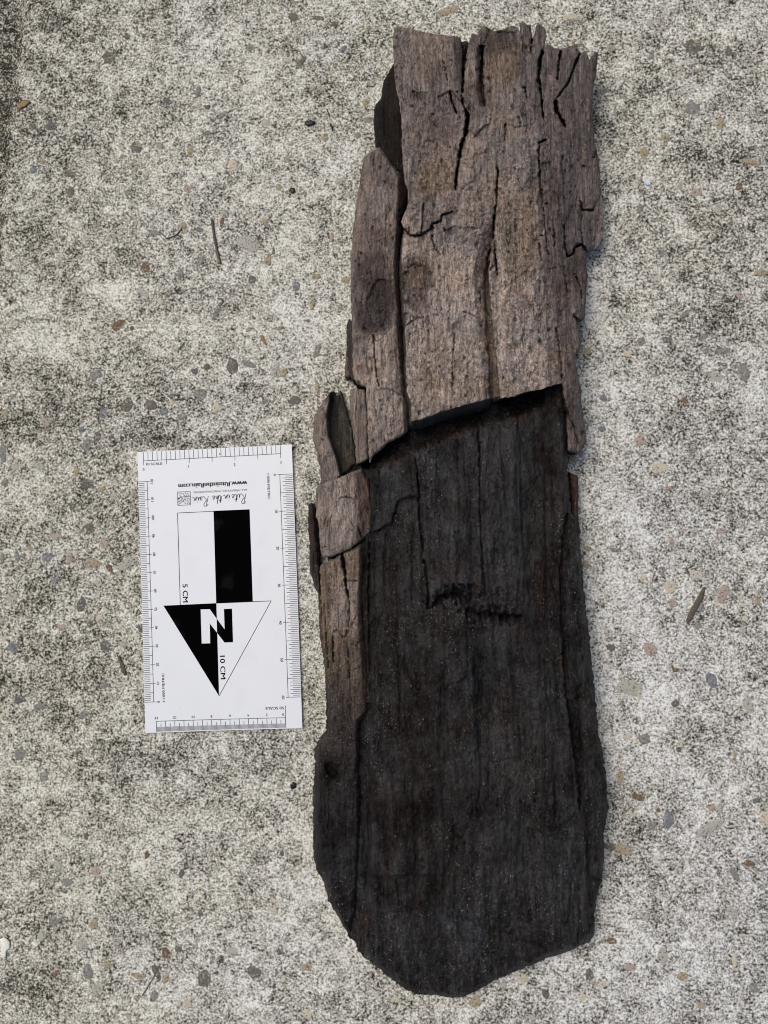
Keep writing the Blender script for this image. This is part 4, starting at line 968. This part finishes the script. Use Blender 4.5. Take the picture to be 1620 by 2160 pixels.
# lettering
pr = Print()
text(pr, "10 SCALE", z1(202, 257), 24 * K, 0, 152 * K)
for s, X, Y in (("0", 105, 307), ("1", 515, 280), ("2", 942, 262), ("3", 1370, 243)): text(pr, s, z1(X, Y), 24 * K)
for i, s in enumerate(range(120, -1, -10)):
    p = a0 + (a1 - a0) * i / 12; text(pr, str(s), (p[0] + 44 * K, p[1]), 23 * K, -90)
text(pr, "1:1000 METRIC", z2(286, 962), 22 * K, -90, 262 * K)
for i, s in enumerate(range(0, 61, 10)):
    p = b0_ + (b1_ - b0_) * i / 6; text(pr, str(s), (p[0] - 46 * K, p[1]), 25 * K, 90)
text(pr, "1:500 METRIC", z1(1256, 466), 23 * K, 90, 240 * K)
for i, s in enumerate(range(14, -1, -2)):
    p = c0 + (c1 - c0) * i / 7; text(pr, str(s), (p[0] - (20 * K if s == 0 else 0), p[1] - 29 * K), 23 * K, 180)
text(pr, "50 SCALE", z2(1312, 1153), 24 * K, 180, 170 * K)
pr = Print()
text(pr, "5 CM", cuv(391.0, 1251.2), 47 * K, 90, 168 * K, 3)
text(pr, "10 CM", z2(832, 778), 46 * K, 90, 214 * K, 3)
pr = Print()
text(pr, "www.RiteintheRain.com", z1(740, 449), 44 * K, 180, 650 * K, 4)
text(pr, "ALL-WEATHER WRITING PAPER", z1(810, 507), 19 * K, 180, 510 * K, 1)
# handwritten line, drawn as pen strokes: x to the right, y up in letter units, then turned upside down
STRK = {
    'R': ([(0.25, .0), (.42, .55), (.55, 1.0)], [(.30, .86), (.5, 1.06), (.78, 1.06), (.86, .86), (.66, .58), (.45, .5), (.62, .22), (.86, .0), (1.0, .06)]), 'i': ([(0, .1), (.14, .42), (.10, .1), (.22, 0), (.34, .12)], [(.2, .6), (.22, .63)]),
    't': ([(0, .1), (.25, .85), (.16, .15), (.26, 0), (.4, .12)], [(-.02, .52), (.42, .6)]), 'e': ([(0, .12), (.28, .26), (.27, .42), (.13, .38), (.08, .14), (.2, 0), (.4, .12)],),
    'n': ([(0, 0), (.08, .4), (.08, .1), (.26, .42), (.3, .1), (.38, 0), (.5, .1)],), 'h': ([(0, .05), (.24, .9), (.12, .3), (.08, 0), (.24, .38), (.34, .3), (.32, .05), (.46, .08)],),
    'a': ([(.3, .38), (.12, .38), (.06, .1), (.18, 0), (.32, .36), (.3, .06), (.44, .08)],), ' ': ()}
ADV = {'R': .98, 'i': .32, 't': .38, 'e': .38, 'n': .48, 'h': .46, 'a': .44, ' ': .22}
pr = Print(); x = 0; strokes = []
for ch in "Rite in the Rain":
    for s in STRK[ch]: strokes.append([(x + p[0], p[1]) for p in s])
    x += ADV[ch]
u1, v1 = z1(1066, 526); u0, v0 = z1(555, 556); sx = (u1 - u0) / x; sy = 88 * K
for s in strokes:
    for p, q_ in zip(s[:-1], s[1:]):
        pr.line((u1 - p[0] * sx, v1 + (u1 - u1) + p[1] * sy + (p[0] / x) * 14 * K), (u1 - q_[0] * sx, v1 + q_[1] * sy + (q_[0] / x) * 14 * K), 0.00030)
pr.done("lettering", M_INK)
# square emblem with slanting rain over a hill
pr = Print(); L = [z1(415, 516), z1(533, 512), z1(536, 634), z1(418, 640)]
for i in range(4): pr.line(L[i], L[(i + 1) % 4], 0.00024)
for X, Y in [(430, 530), (448, 527), (468, 533), (490, 528), (510, 531), (440, 552), (478, 548), (500, 552), (520, 550), (505, 575), (522, 580), (512, 600), (490, 590), (470, 600), (486, 618), (508, 622), (525, 618)]:
    pr.line(z1(X - 4, Y - 8), z1(X + 4, Y + 8), 0.00034)
pr.line(z1(424, 632), z1(478, 586), 0.00034); pr.line(z1(418, 612), z1(462, 580), 0.00034); pr.line(z1(462, 580), z1(448, 562), 0.0004); pr.line(z1(478, 586), z1(490, 560), 0.00026); pr.line(z1(448, 562), z1(533, 556), 0.00026)
pr.fill([z1(417, 572), z1(447, 562), z1(440, 572), z1(418, 592)])
pr.done("emblem", M_INK)

# ------------------------------------------------------------------ stones set in the concrete
def pebble_mesh(name, r0, r1, rise, seed):
    g = np.random.default_rng(seed); n = int(g.integers(9, 13))
    t = np.linspace(0, 2 * np.pi, n, False) + g.uniform(-.18, .18, n)
    rr = g.uniform(.72, 1.1, n)
    V = []; F = []
    for k, (s, z) in enumerate([(1.0, -.6), (.93, .45), (.55, .95)]):
        for i in range(n): V.append((math.cos(t[i]) * r0 * rr[i] * s, math.sin(t[i]) * r1 * rr[i] * s, z * rise + g.uniform(-.12, .12) * rise))
    V.append((0, 0, rise))
    for k in (0, 1):
        for i in range(n): F.append((k * n + i, k * n + (i + 1) % n, (k + 1) * n + (i + 1) % n, (k + 1) * n + i))
    for i in range(n): F.append((2 * n + i, 2 * n + (i + 1) % n, 3 * n))
    me = bpy.data.meshes.new(name); me.from_pydata(V, [], F); me.update()
    me.polygons.foreach_set("use_smooth", np.ones(len(F), bool))
    return me
PXM = CAM_H / FPX
# x, y, half length, half width, angle (degrees, clockwise from the right), kind
STONES = [(229, 122, 17, 15, 0, 'umber'), (193, 82, 10, 9, 20, 'umber'), (268, 78, 9, 7, 0, 'dark'), (303, 75, 7, 6, 0, 'dark'), (48, 220, 17, 8, -25, 'brown'), (210, 293, 5, 5, 0, 'cream'),
 (286, 312, 16, 14, 30, 'umber'), (292, 305, 11, 7, 20, 'tan'), (336, 306, 9, 9, 0, 'tan'), (401, 318, 8, 14, 10, 'tan'), (352, 215, 12, 11, 0, 'dark'), (437, 226, 8, 7, 0, 'dark'), (438, 281, 10, 6, 5, 'blue'), (417, 195, 7, 17, 10, 'grey'), (468, 242, 15, 6, -40, 'grey'), (69, 266, 9, 9, 0, 'dark'), (108, 266, 14, 12, 0, 'dark'),
 (490, 349, 12, 16, -20, 'cream'), (607, 337, 14, 7, 30, 'tan'), (70, 358, 9, 9, 0, 'blue'), (90, 340, 8, 6, 0, 'tan'), (147, 366, 14, 9, 15, 'umber'), (150, 405, 9, 14, 0, 'umber'), (284, 358, 9, 7, 0, 'pink'), (312, 360, 7, 6, 0, 'cream'), (395, 398, 10, 9, 0, 'pink'), (273, 405, 9, 7, 0, 'grey'), (558, 393, 8, 7, 0, 'cream'), (588, 395, 8, 8, 0, 'tan'), (716, 382, 13, 8, -10, 'pale'), (738, 409, 9, 7, 0, 'pale'),
 (385, 476, 9, 8, 0, 'tan'), (420, 484, 10, 6, 0, 'blue'), (324, 492, 14, 8, -10, 'grey'), (524, 515, 28, 17, 30, 'pale'), (558, 467, 10, 9, 0, 'tan'), (468, 468, 5, 13, 10, 'brown'), (306, 564, 12, 13, 0, 'brown'), (380, 577, 8, 13, 5, 'grey'), (424, 550, 8, 16, 30, 'grey'), (565, 550, 9, 13, -10, 'tan'), (531, 589, 9, 10, 0, 'dark'), (625, 604, 10, 14, 20, 'blue'), (666, 583, 11, 7, 0, 'tan'), (728, 590, 12, 9, -10, 'tan'),
 (300, 617, 20, 9, 30, 'pale'), (338, 634, 8, 10, 0, 'cream'), (458, 655, 7, 22, 20, 'grey'), (660, 640, 6, 18, 15, 'tan'), (248, 686, 21, 11, -40, 'brown'), (278, 692, 6, 6, 0, 'brown'), (525, 694, 9, 6, -20, 'tan'), (556, 716, 4, 12, -25, 'tan'), (590, 692, 12, 4, -20, 'pink'), (669, 740, 8, 20, 18, 'grey'), (436, 774, 9, 8, 0, 'brown'), (410, 783, 10, 8, 0, 'dark'), (490, 772, 13, 21, -5, 'umber'), (524, 768, 22, 8, 25, 'grey'), (580, 780, 7, 22, 30, 'pale'), (598, 786, 9, 11, 0, 'tan'),
 (359, 753, 6, 9, -15, 'cream'), (182, 761, 6, 5, 0, 'brown'), (202, 790, 17, 12, 0, 'grey'), (423, 830, 18, 14, 15, 'grey'), (670, 818, 6, 17, -15, 'tan'), (622, 845, 14, 11, 0, 'umber'), (271, 853, 14, 17, 10, 'umber'), (317, 855, 17, 12, 20, 'umber'), (361, 849, 6, 8, 0, 'cream'), (456, 860, 9, 13, 25, 'cream'), (345, 868, 12, 10, 0, 'blue'), (383, 878, 13, 9, -15, 'grey'), (557, 848, 7, 6, 0, 'grey'), (218, 872, 11, 12, 0, 'blue'), (95, 890, 14, 8, 30, 'pink'), (10, 870, 9, 9, 0, 'tan'),
 (205, 922, 9, 13, 10, 'umber'), (182, 938, 10, 15, 15, 'grey'), (172, 905, 9, 8, 0, 'blue'), (6, 955, 9, 24, -5, 'grey'), (31, 985, 11, 9, 0, 'pale'), (160, 995, 7, 14, -5, 'tan'), (82, 984, 13, 9, 10, 'pale'), (10, 1018, 9, 12, 0, 'grey'), (215, 1032, 12, 6, -15, 'tan'), (182, 1021, 16, 12, 0, 'dark'), (283, 1043, 9, 9, 0, 'pink'), (240, 1046, 9, 9, 0, 'pale'), (152, 1068, 7, 10, 0, 'dark'), (188, 1115, 11, 14, 0, 'umber'), (220, 1147, 11, 14, 10, 'pink'), (120, 1133, 14, 7, -10, 'pink'),
 (64, 1157, 11, 5, 30, 'tan'), (99, 1175, 13, 12, 0, 'blue'), (146, 1176, 9, 12, 0, 'pink'), (196, 1187, 19, 13, 10, 'tan'), (230, 1198, 7, 13, -30, 'brown'), (265, 1190, 24, 12, -40, 'pale'), (36, 1175, 6, 14, -20, 'grey'), (5, 1177, 7, 14, 0, 'grey'), (116, 1225, 10, 8, 0, 'blue'), (24, 1261, 13, 13, 0, 'pale'), (172, 1273, 10, 20, 12, 'dark'), (211, 1303, 12, 7, -20, 'cream'), (189, 1317, 9, 9, 0, 'umber'), (130, 1324, 11, 7, 10, 'pink'), (222, 1363, 12, 17, 0, 'dark'), (25, 1366, 12, 12, 0, 'blue'), (56, 1390, 6, 11, 0, 'dark'), (296, 1325, 8, 12, 0, 'dark'),
 (219, 1446, 10, 9, 0, 'grey'), (260, 1360, 8, 8, 0, 'pale'), (40, 1475, 13, 10, 0, 'dark'), (82, 1490, 15, 7, -20, 'grey'), (176, 1508, 17, 8, -30, 'grey'), (42, 1590, 13, 17, 20, 'grey'), (92, 1640, 12, 11, 0, 'grey'), (148, 1646, 8, 5, -10, 'cream'), (182, 1764, 6, 9, 5, 'umber'), (310, 1803, 6, 11, 10, 'brown'), (383, 1842, 6, 11, 15, 'dark'), (124, 1823, 9, 14, 0, 'pale'), (202, 1838, 15, 11, -10, 'pink'), (142, 1862, 15, 8, -15, 'grey'), (594, 1800, 6, 7, 0, 'umber'), (254, 1905, 5, 12, 15, 'pale'), (423, 1928, 6, 8, 0, 'dark'),
 (88, 1974, 10, 13, 15, 'pale'), (197, 1950, 12, 13, 40, 'tan'), (170, 1995, 15, 16, 35, 'pale'), (114, 1944, 14, 12, 0, 'grey'), (185, 2050, 12, 17, 0, 'grey'), (225, 2034, 12, 9, 30, 'tan'), (290, 2058, 20, 7, 8, 'tan'), (330, 2053, 8, 22, -25, 'umber'), (350, 2064, 8, 14, 15, 'tan'), (348, 2010, 8, 16, -10, 'brown'), (376, 2003, 10, 8, -10, 'dark'), (490, 2010, 15, 12, 0, 'pale'), (430, 2065, 17, 19, 0, 'umber'), (535, 2052, 18, 14, 10, 'umber'), (598, 2066, 6, 8, 20, 'cream'), (576, 1920, 9, 13, -15, 'cream'), (590, 2008, 9, 8, 0, 'umber'), (203, 2085, 12, 14, 0, 'pale'), (325, 2100, 9, 13, -5, 'grey'), (395, 2118, 12, 9, 20, 'cream'), (648, 2040, 12, 9, 0, 'tan'), (118, 2053, 10, 8, -20, 'brown'), (648, 2140, 12, 10, 30, 'cream'),
 (717, 2055, 8, 12, 10, 'pale'), (792, 2080, 4, 7, 0, 'cream'), (836, 2107, 9, 6, 20, 'cream'), (1004, 2113, 15, 13, 0, 'tan'), (1062, 2078, 7, 13, 10, 'pale'), (1103, 2064, 17, 10, 10, 'cream'), (1150, 2095, 7, 14, -25, 'dark'), (1120, 2146, 14, 6, 20, 'pale'), (1228, 2104, 8, 9, 0, 'cream'), (1271, 2076, 9, 7, 0, 'cream'), (1243, 2056, 10, 15, -10, 'umber'), (1252, 2074, 6, 7, 0, 'tan'), (1330, 2040, 14, 9, 0, 'pink'), (1398, 2018, 12, 20, 5, 'pale'), (1440, 2060, 14, 9, -20, 'tan'), (1550, 2030, 6, 22, 10, 'cream'), (1590, 2085, 12, 8, 30, 'grey'), (1480, 2120, 9, 9, 0, 'tan'), (1545, 1925, 14, 10, 30, 'pale'), (1360, 1935, 12, 9, 0, 'pale'),
 (1290, 1985, 12, 8, 10, 'brown'), (1314, 1793, 26, 12, 20, 'tan'), (1285, 1786, 18, 9, 10, 'umber'), (1494, 1748, 34, 13, -28, 'pale'), (1410, 1728, 12, 22, 5, 'blue'), (1375, 1741, 11, 11, 0, 'grey'), (1503, 1704, 9, 8, 30, 'tan'), (1517, 1708, 9, 8, 0, 'pale'), (1345, 1682, 14, 7, 15, 'brown'), (1308, 1640, 8, 19, 12, 'tan'), (1331, 1715, 9, 6, 0, 'cream'), (1581, 1822, 14, 9, 15, 'brown'), (1615, 1730, 14, 18, 0, 'cream'), (1550, 1845, 8, 18, -35, 'grey'), (1594, 1690, 6, 6, 0, 'dark'), (1550, 1595, 4, 13, 0, 'tan'), (1437, 1567, 7, 6, 0, 'cream'), (1432, 1581, 6, 7, 0, 'dark'), (1360, 1560, 14, 13, 0, 'grey'), (1322, 1553, 9, 9, 0, 'cream'), (1389, 1709, 5, 6, 0, 'brown'),
 (1327, 1450, 29, 20, 12, 'pale'), (1347, 1462, 8, 12, 10, 'cream'), (1500, 1434, 12, 20, -25, 'blue'), (1578, 1488, 12, 18, -15, 'pale'), (1424, 1484, 9, 9, 0, 'umber'), (1372, 1370, 16, 14, 25, 'pink'), (1426, 1413, 9, 6, 0, 'brown'), (1288, 1366, 11, 8, 30, 'umber'), (1413, 1237, 15, 14, 0, 'cream'), (1417, 1271, 10, 10, 25, 'pink'), (1469, 1213, 18, 6, 30, 'cream'), (1525, 1253, 13, 22, 20, 'pink'), (1357, 1219, 8, 7, 0, 'cream'), (1371, 1228, 4, 5, 0, 'cream'), (1235, 1190, 9, 11, -20, 'tan'), (1240, 1156, 12, 6, 15, 'tan'), (1562, 1260, 6, 5, 0, 'cream'), (1598, 1268, 8, 10, 0, 'tan'), (1572, 1305, 7, 7, 0, 'cream'), (1566, 1330, 10, 7, 0, 'pale'), (1472, 1320, 9, 9, 0, 'grey'), (1480, 1285, 8, 8, 0, 'blue'), (1417, 1145, 6, 14, 5, 'pink'), (1520, 1120, 9, 8, 0, 'pink'), (1610, 1125, 14, 6, 20, 'grey'), (1398, 1205, 5, 13, 10, 'grey'), (1296, 1160, 13, 5, 20, 'grey'),
 (1276, 38 * 5, 8, 6, 0, 'grey'), (1203, 36, 20, 7, 0, 'cream'), (1290, 101, 10, 8, -5, 'tan'), (1372, 48, 9, 9, 0, 'pale'), (1392, 45, 8, 9, 0, 'pale'), (1349, 78, 6, 10, 0, 'cream'), (1374, 115, 7, 13, 10, 'grey'), (1460, 98, 20, 18, 20, 'umber'), (1470, 88, 12, 6, 0, 'tan'), (1537, 109, 8, 11, 0, 'umber'), (1478, 146, 11, 5, -15, 'tan'), (1432, 160, 7, 7, 0, 'cream'), (1459, 228, 18, 16, 0, 'grey'), (1520, 259, 9, 16, 5, 'tan'), (1403, 290, 13, 9, -10, 'tan'), (1358, 322, 11, 16, -5, 'tan'), (1318, 297, 8, 7, 10, 'pale'), (1330, 300, 4, 5, 0, 'cream'), (1580, 340, 24, 6, 8, 'tan'), (1559, 392, 9, 11, 20, 'brown'), (1470, 405, 15, 9, -20, 'pink'), (1515, 438, 7, 14, 10, 'pale'), (1435, 392, 4, 10, 0, 'pink'), (1350, 440, 6, 11, 15, 'grey'), (1382, 490, 9, 4, 0, 'grey'), (1350, 505, 6, 6, 0, 'brown'), (1398, 533, 10, 9, 0, 'grey'),
 (1388, 587, 11, 7, 0, 'cream'), (1480, 557, 6, 6, 0, 'cream'), (1605, 575, 16, 9, -15, 'tan'), (1560, 623, 8, 8, 0, 'pink'), (1448, 660, 22, 5, -38, 'grey'), (1407, 717, 11, 9, 0, 'dark'), (1353, 720, 10, 10, 0, 'grey'), (1484, 710, 13, 7, -15, 'grey'), (1325, 745, 11, 9, -30, 'cream'), (1492, 738, 5, 11, 20, 'blue'), (1526, 740, 17, 8, 5, 'grey'), (1513, 795, 16, 12, 20, 'pale'), (1568, 785, 13, 22, -5, 'grey'), (1445, 845, 8, 9, 0, 'brown'), (1270, 905, 10, 7, 0, 'blue'), (1350, 930, 14, 12, -10, 'pink'), (1392, 985, 20, 13, 0, 'cream'), (1410, 1030, 9, 6, 0, 'pink'), (1490, 1040, 9, 7, 0, 'pale'), (1560, 930, 10, 10, 0, 'pale'), (1208, 966, 9, 10, 0, 'tan'), (1255, 975, 9, 7, 0, 'blue'), (1590, 880, 6, 5, 0, 'cream'), (1260, 815, 11, 6, 10, 'pale'), (1273, 840, 9, 8, 0, 'blue'), (1460, 950, 13, 8, 0, 'grey'), (1240, 740, 10, 8, 0, 'tan'),
 (577, 23, 8, 6, 0, 'tan'), (620, 35, 13, 11, 0, 'umber'), (670, 38, 16, 5, 10, 'umber'), (705, 50, 10, 6, 0, 'umber'), (775, 60, 6, 9, 20, 'tan'), (757, 55, 6, 5, 0, 'cream'), (570, 48, 9, 5, 0, 'cream'), (628, 79, 7, 5, 0, 'pink'), (606, 126, 9, 5, 10, 'cream'), (634, 132, 18, 7, -50, 'umber'), (724, 103, 10, 6, -40, 'blue'), (527, 100, 9, 11, 0, 'grey'), (706, 137, 5, 7, 0, 'tan'), (945, 22, 28, 10, -15, 'tan'), (1110, 25, 13, 6, 10, 'pale'), (560, 258, 12, 9, 10, 'pale'), (772, 215, 9, 8, 0, 'tan'), (685, 290, 8, 10, 0, 'tan'), (755, 285, 8, 8, 0, 'grey'), (776, 253, 12, 9, 10, 'grey'), (700, 500, 5, 12, 0, 'pink')]
pcache = {}
def add_stone(i, x, y, a, b, ang, kind):
    key = (kind, i % 9)
    if key not in pcache:
        me = pebble_mesh("pebble", 1.0, 1.0, 1.0, i * 7 + 3); me.materials.append(M_PEB[kind]); pcache[key] = me
    w = P(np.array(x, float), np.array(y, float), 0.0)
    o = bpy.data.objects.new("pebble", pcache[key]); COL.objects.link(o)
    o.location = (w[0], w[1], float(gnd(x, y)) - 0.00002); o.rotation_euler.z = -math.radians(ang) + 0
    o.scale = (a * PXM, b * PXM, 0.00045)
    o.parent = ground
for i, s in enumerate(STONES): add_stone(i, *s)

# ------------------------------------------------------------------ loose litter lying on the slab
def flake(name, pts, thick, mat, label, cat, bow=0.3, group=None):
    """a thin chip with an uneven outline and a domed top"""
    pts = resample(pts, 3.0); jx, jy = jitter(pts[:, 0] * 1.7, pts[:, 1] * 1.7); pts = pts + np.stack([jx, jy], -1) * .5
    c = pts.mean(0); n = len(pts); V = []; F = []
    for s, z in ((1, -0.1), (1.0, .55), (.8, .9), (.4, 1.0)):
        q_ = c + (pts - c) * s
        zz = z * thick + thick * .18 * noise(q_[:, 0] / 5, q_[:, 1] / 5, 9)
        V += list(P(q_[:, 0], q_[:, 1], float(gnd(c[0], c[1])) + zz))
    V.append(P(c[0], c[1], float(gnd(c[0], c[1])) + thick))
    for k in range(3):
        for i in range(n): F.append((k * n + (i + 1) % n, k * n + i, (k + 1) * n + i, (k + 1) * n + (i + 1) % n))
    for i in range(n): F.append((3 * n + (i + 1) % n, 3 * n + i, 4 * n))
    me = bpy.data.meshes.new(name); org = np.array(P(c[0], c[1], 0.0)); me.from_pydata([tuple(v - org) for v in np.array(V)], [], F); me.update()
    me.polygons.foreach_set("use_smooth", np.ones(len(F), bool))
    o = link(name, me, mat); o.location = org
    return tag(o, label, cat, group)
def twig(name, pts, r0, r1, mat, label, cat):
    pts = np.array(pts, float); g = float(gnd(pts[0, 0], pts[0, 1])); k = 7; V = []; F = []
    t = np.linspace(0, 1, 14); L = np.linspace(0, 1, len(pts))
    cx = np.interp(t, L, pts[:, 0]); cy = np.interp(t, L, pts[:, 1])
    for i in range(len(t)):
        r = (r0 + (r1 - r0) * t[i]) * (1 + .22 * noise(i * .8, 3, 4))
        w = P(cx[i], cy[i], g + r * .8); j0, j1 = max(0, i - 1), min(len(t) - 1, i + 1)
        d = P(cx[j1], cy[j1], g) - P(cx[j0], cy[j0], g); d /= np.linalg.norm(d); nn = np.array([-d[1], d[0], 0])
        for a in range(k):
            an = 2 * math.pi * a / k; V.append(w + nn * math.cos(an) * r + np.array([0, 0, 1]) * math.sin(an) * r)
    for i in range(len(t) - 1):
        for a in range(k): F.append((i * k + a, i * k + (a + 1) % k, (i + 1) * k + (a + 1) % k, (i + 1) * k + a))
    F.append(tuple(range(k))[::-1]); F.append(tuple((len(t) - 1) * k + a for a in range(k)))
    me = bpy.data.meshes.new(name); org = np.array(P(pts[0, 0], pts[0, 1], 0.0)); me.from_pydata([tuple(v - org) for v in np.array(V)], [], F); me.update()
    me.polygons.foreach_set("use_smooth", np.ones(len(F), bool))
    o = link(name, me, mat); o.location = org
    return tag(o, label, cat)
flake("seed_husk", [(641, 262), (645, 255), (656, 253), (666, 257), (663, 263), (650, 266)], .0011, M_BLACK, "small glossy black seed husk lying left of the wood's dark lower layer", "seed husk")
twig("bark_sliver", [(690, 230), (693, 240), (695, 246)], .00035, .0003, M_BLACK, "tiny upright black sliver just above the black seed husk's right", "sliver")
twig("bark_sliver", [(697, 262), (700, 268), (701, 275)], .00055, .0004, M_BLACK, "tiny black sliver just right of the black seed husk", "sliver")
twig("bark_sliver", [(650, 238), (651, 246)], .00012, .0001, M_BLACK, "hair-thin black sliver directly above the seed husk", "sliver")
flake("seed_husk", [(609, 402), (613, 396), (621, 396), (623, 404), (617, 409)], .0009, M_BLACK, "round dark speck-like husk left of the tall brown plank's upper end", "seed husk")
twig("twig", [(447, 463), (452, 500), (458, 530), (465, 556)], .0008, .0006, M_TWIG, "thin grey brown twig lying in the upper left half of the slab", "twig")
twig("dry_stem", [(34, 733), (50, 739), (66, 744)], .0005, .0002, M_STRAW, "short dry pale stem near the slab's stained left edge", "dry stem")
twig("dry_stem", [(335, 488), (352, 503), (372, 496), (384, 480)], .0003, .0003, M_TWIG, "curved hair-thin stem beside the grey brown twig", "dry stem")
flake("bark_splinter", [(1447, 1308), (1456, 1285), (1470, 1262), (1484, 1238), (1488, 1240), (1484, 1262), (1472, 1284), (1458, 1310), (1449, 1314)], .0013, M_TWIG, "dark pointed splinter right of the wood's black face", "splinter")
flake("bark_splinter", [(247, 1384), (252, 1382), (262, 1404), (267, 1418), (264, 1426), (258, 1420)], .0009, M_TWIG, "dark narrow splinter left of the scale card's lower half", "splinter")
flake("bark_crumb", [(612, 1655), (618, 1649), (624, 1652), (623, 1663), (614, 1665)], .0012, M_BLACK, "black crumb between the card's bottom edge and the wood's black strip", "crumb")
flake("stone_chip", [(0, 1982), (8, 1976), (20, 1985), (22, 2000), (14, 2006), (12, 2020), (4, 2022), (2, 2006)], .0012, M_WHITE, "bright white stone chip at the left border", "stone chip")
flake("stone_chip", [(1362, 381), (1368, 377), (1373, 382), (1372, 390), (1364, 391)], .0008, M_BLUEW, "tiny pale blue chip right of the plate's splintered end", "stone chip")
flake("leaf_flake", [(549, 708), (554, 706), (560, 718), (563, 727), (558, 727), (551, 718)], .0007, M_GOLD, "small golden flake left of the tall brown plank", "flake")
flake("leaf_flake", [(34, 226), (44, 214), (60, 211), (64, 215), (54, 224), (40, 232)], .0009, M_GOLD, "golden brown flake near the stained upper left corner", "flake")
flake("leaf_flake", [(1207, 96), (1209, 86), (1212, 84), (1213, 96), (1210, 99)], .0008, M_GOLD, "sliver of golden flake touching the splintered top end", "flake")
flake("stone_chip", [(163, 212), (171, 208), (174, 212), (166, 216)], .0007, M_WHITE, "small white chip below the round umber stones, upper left", "stone chip")
twig("dry_stem", [(335, 2040), (325, 2060), (300, 2100)], .0003, .0003, M_TWIG, "thin dark bent stem low in the slab, left of the black tip", "dry stem")
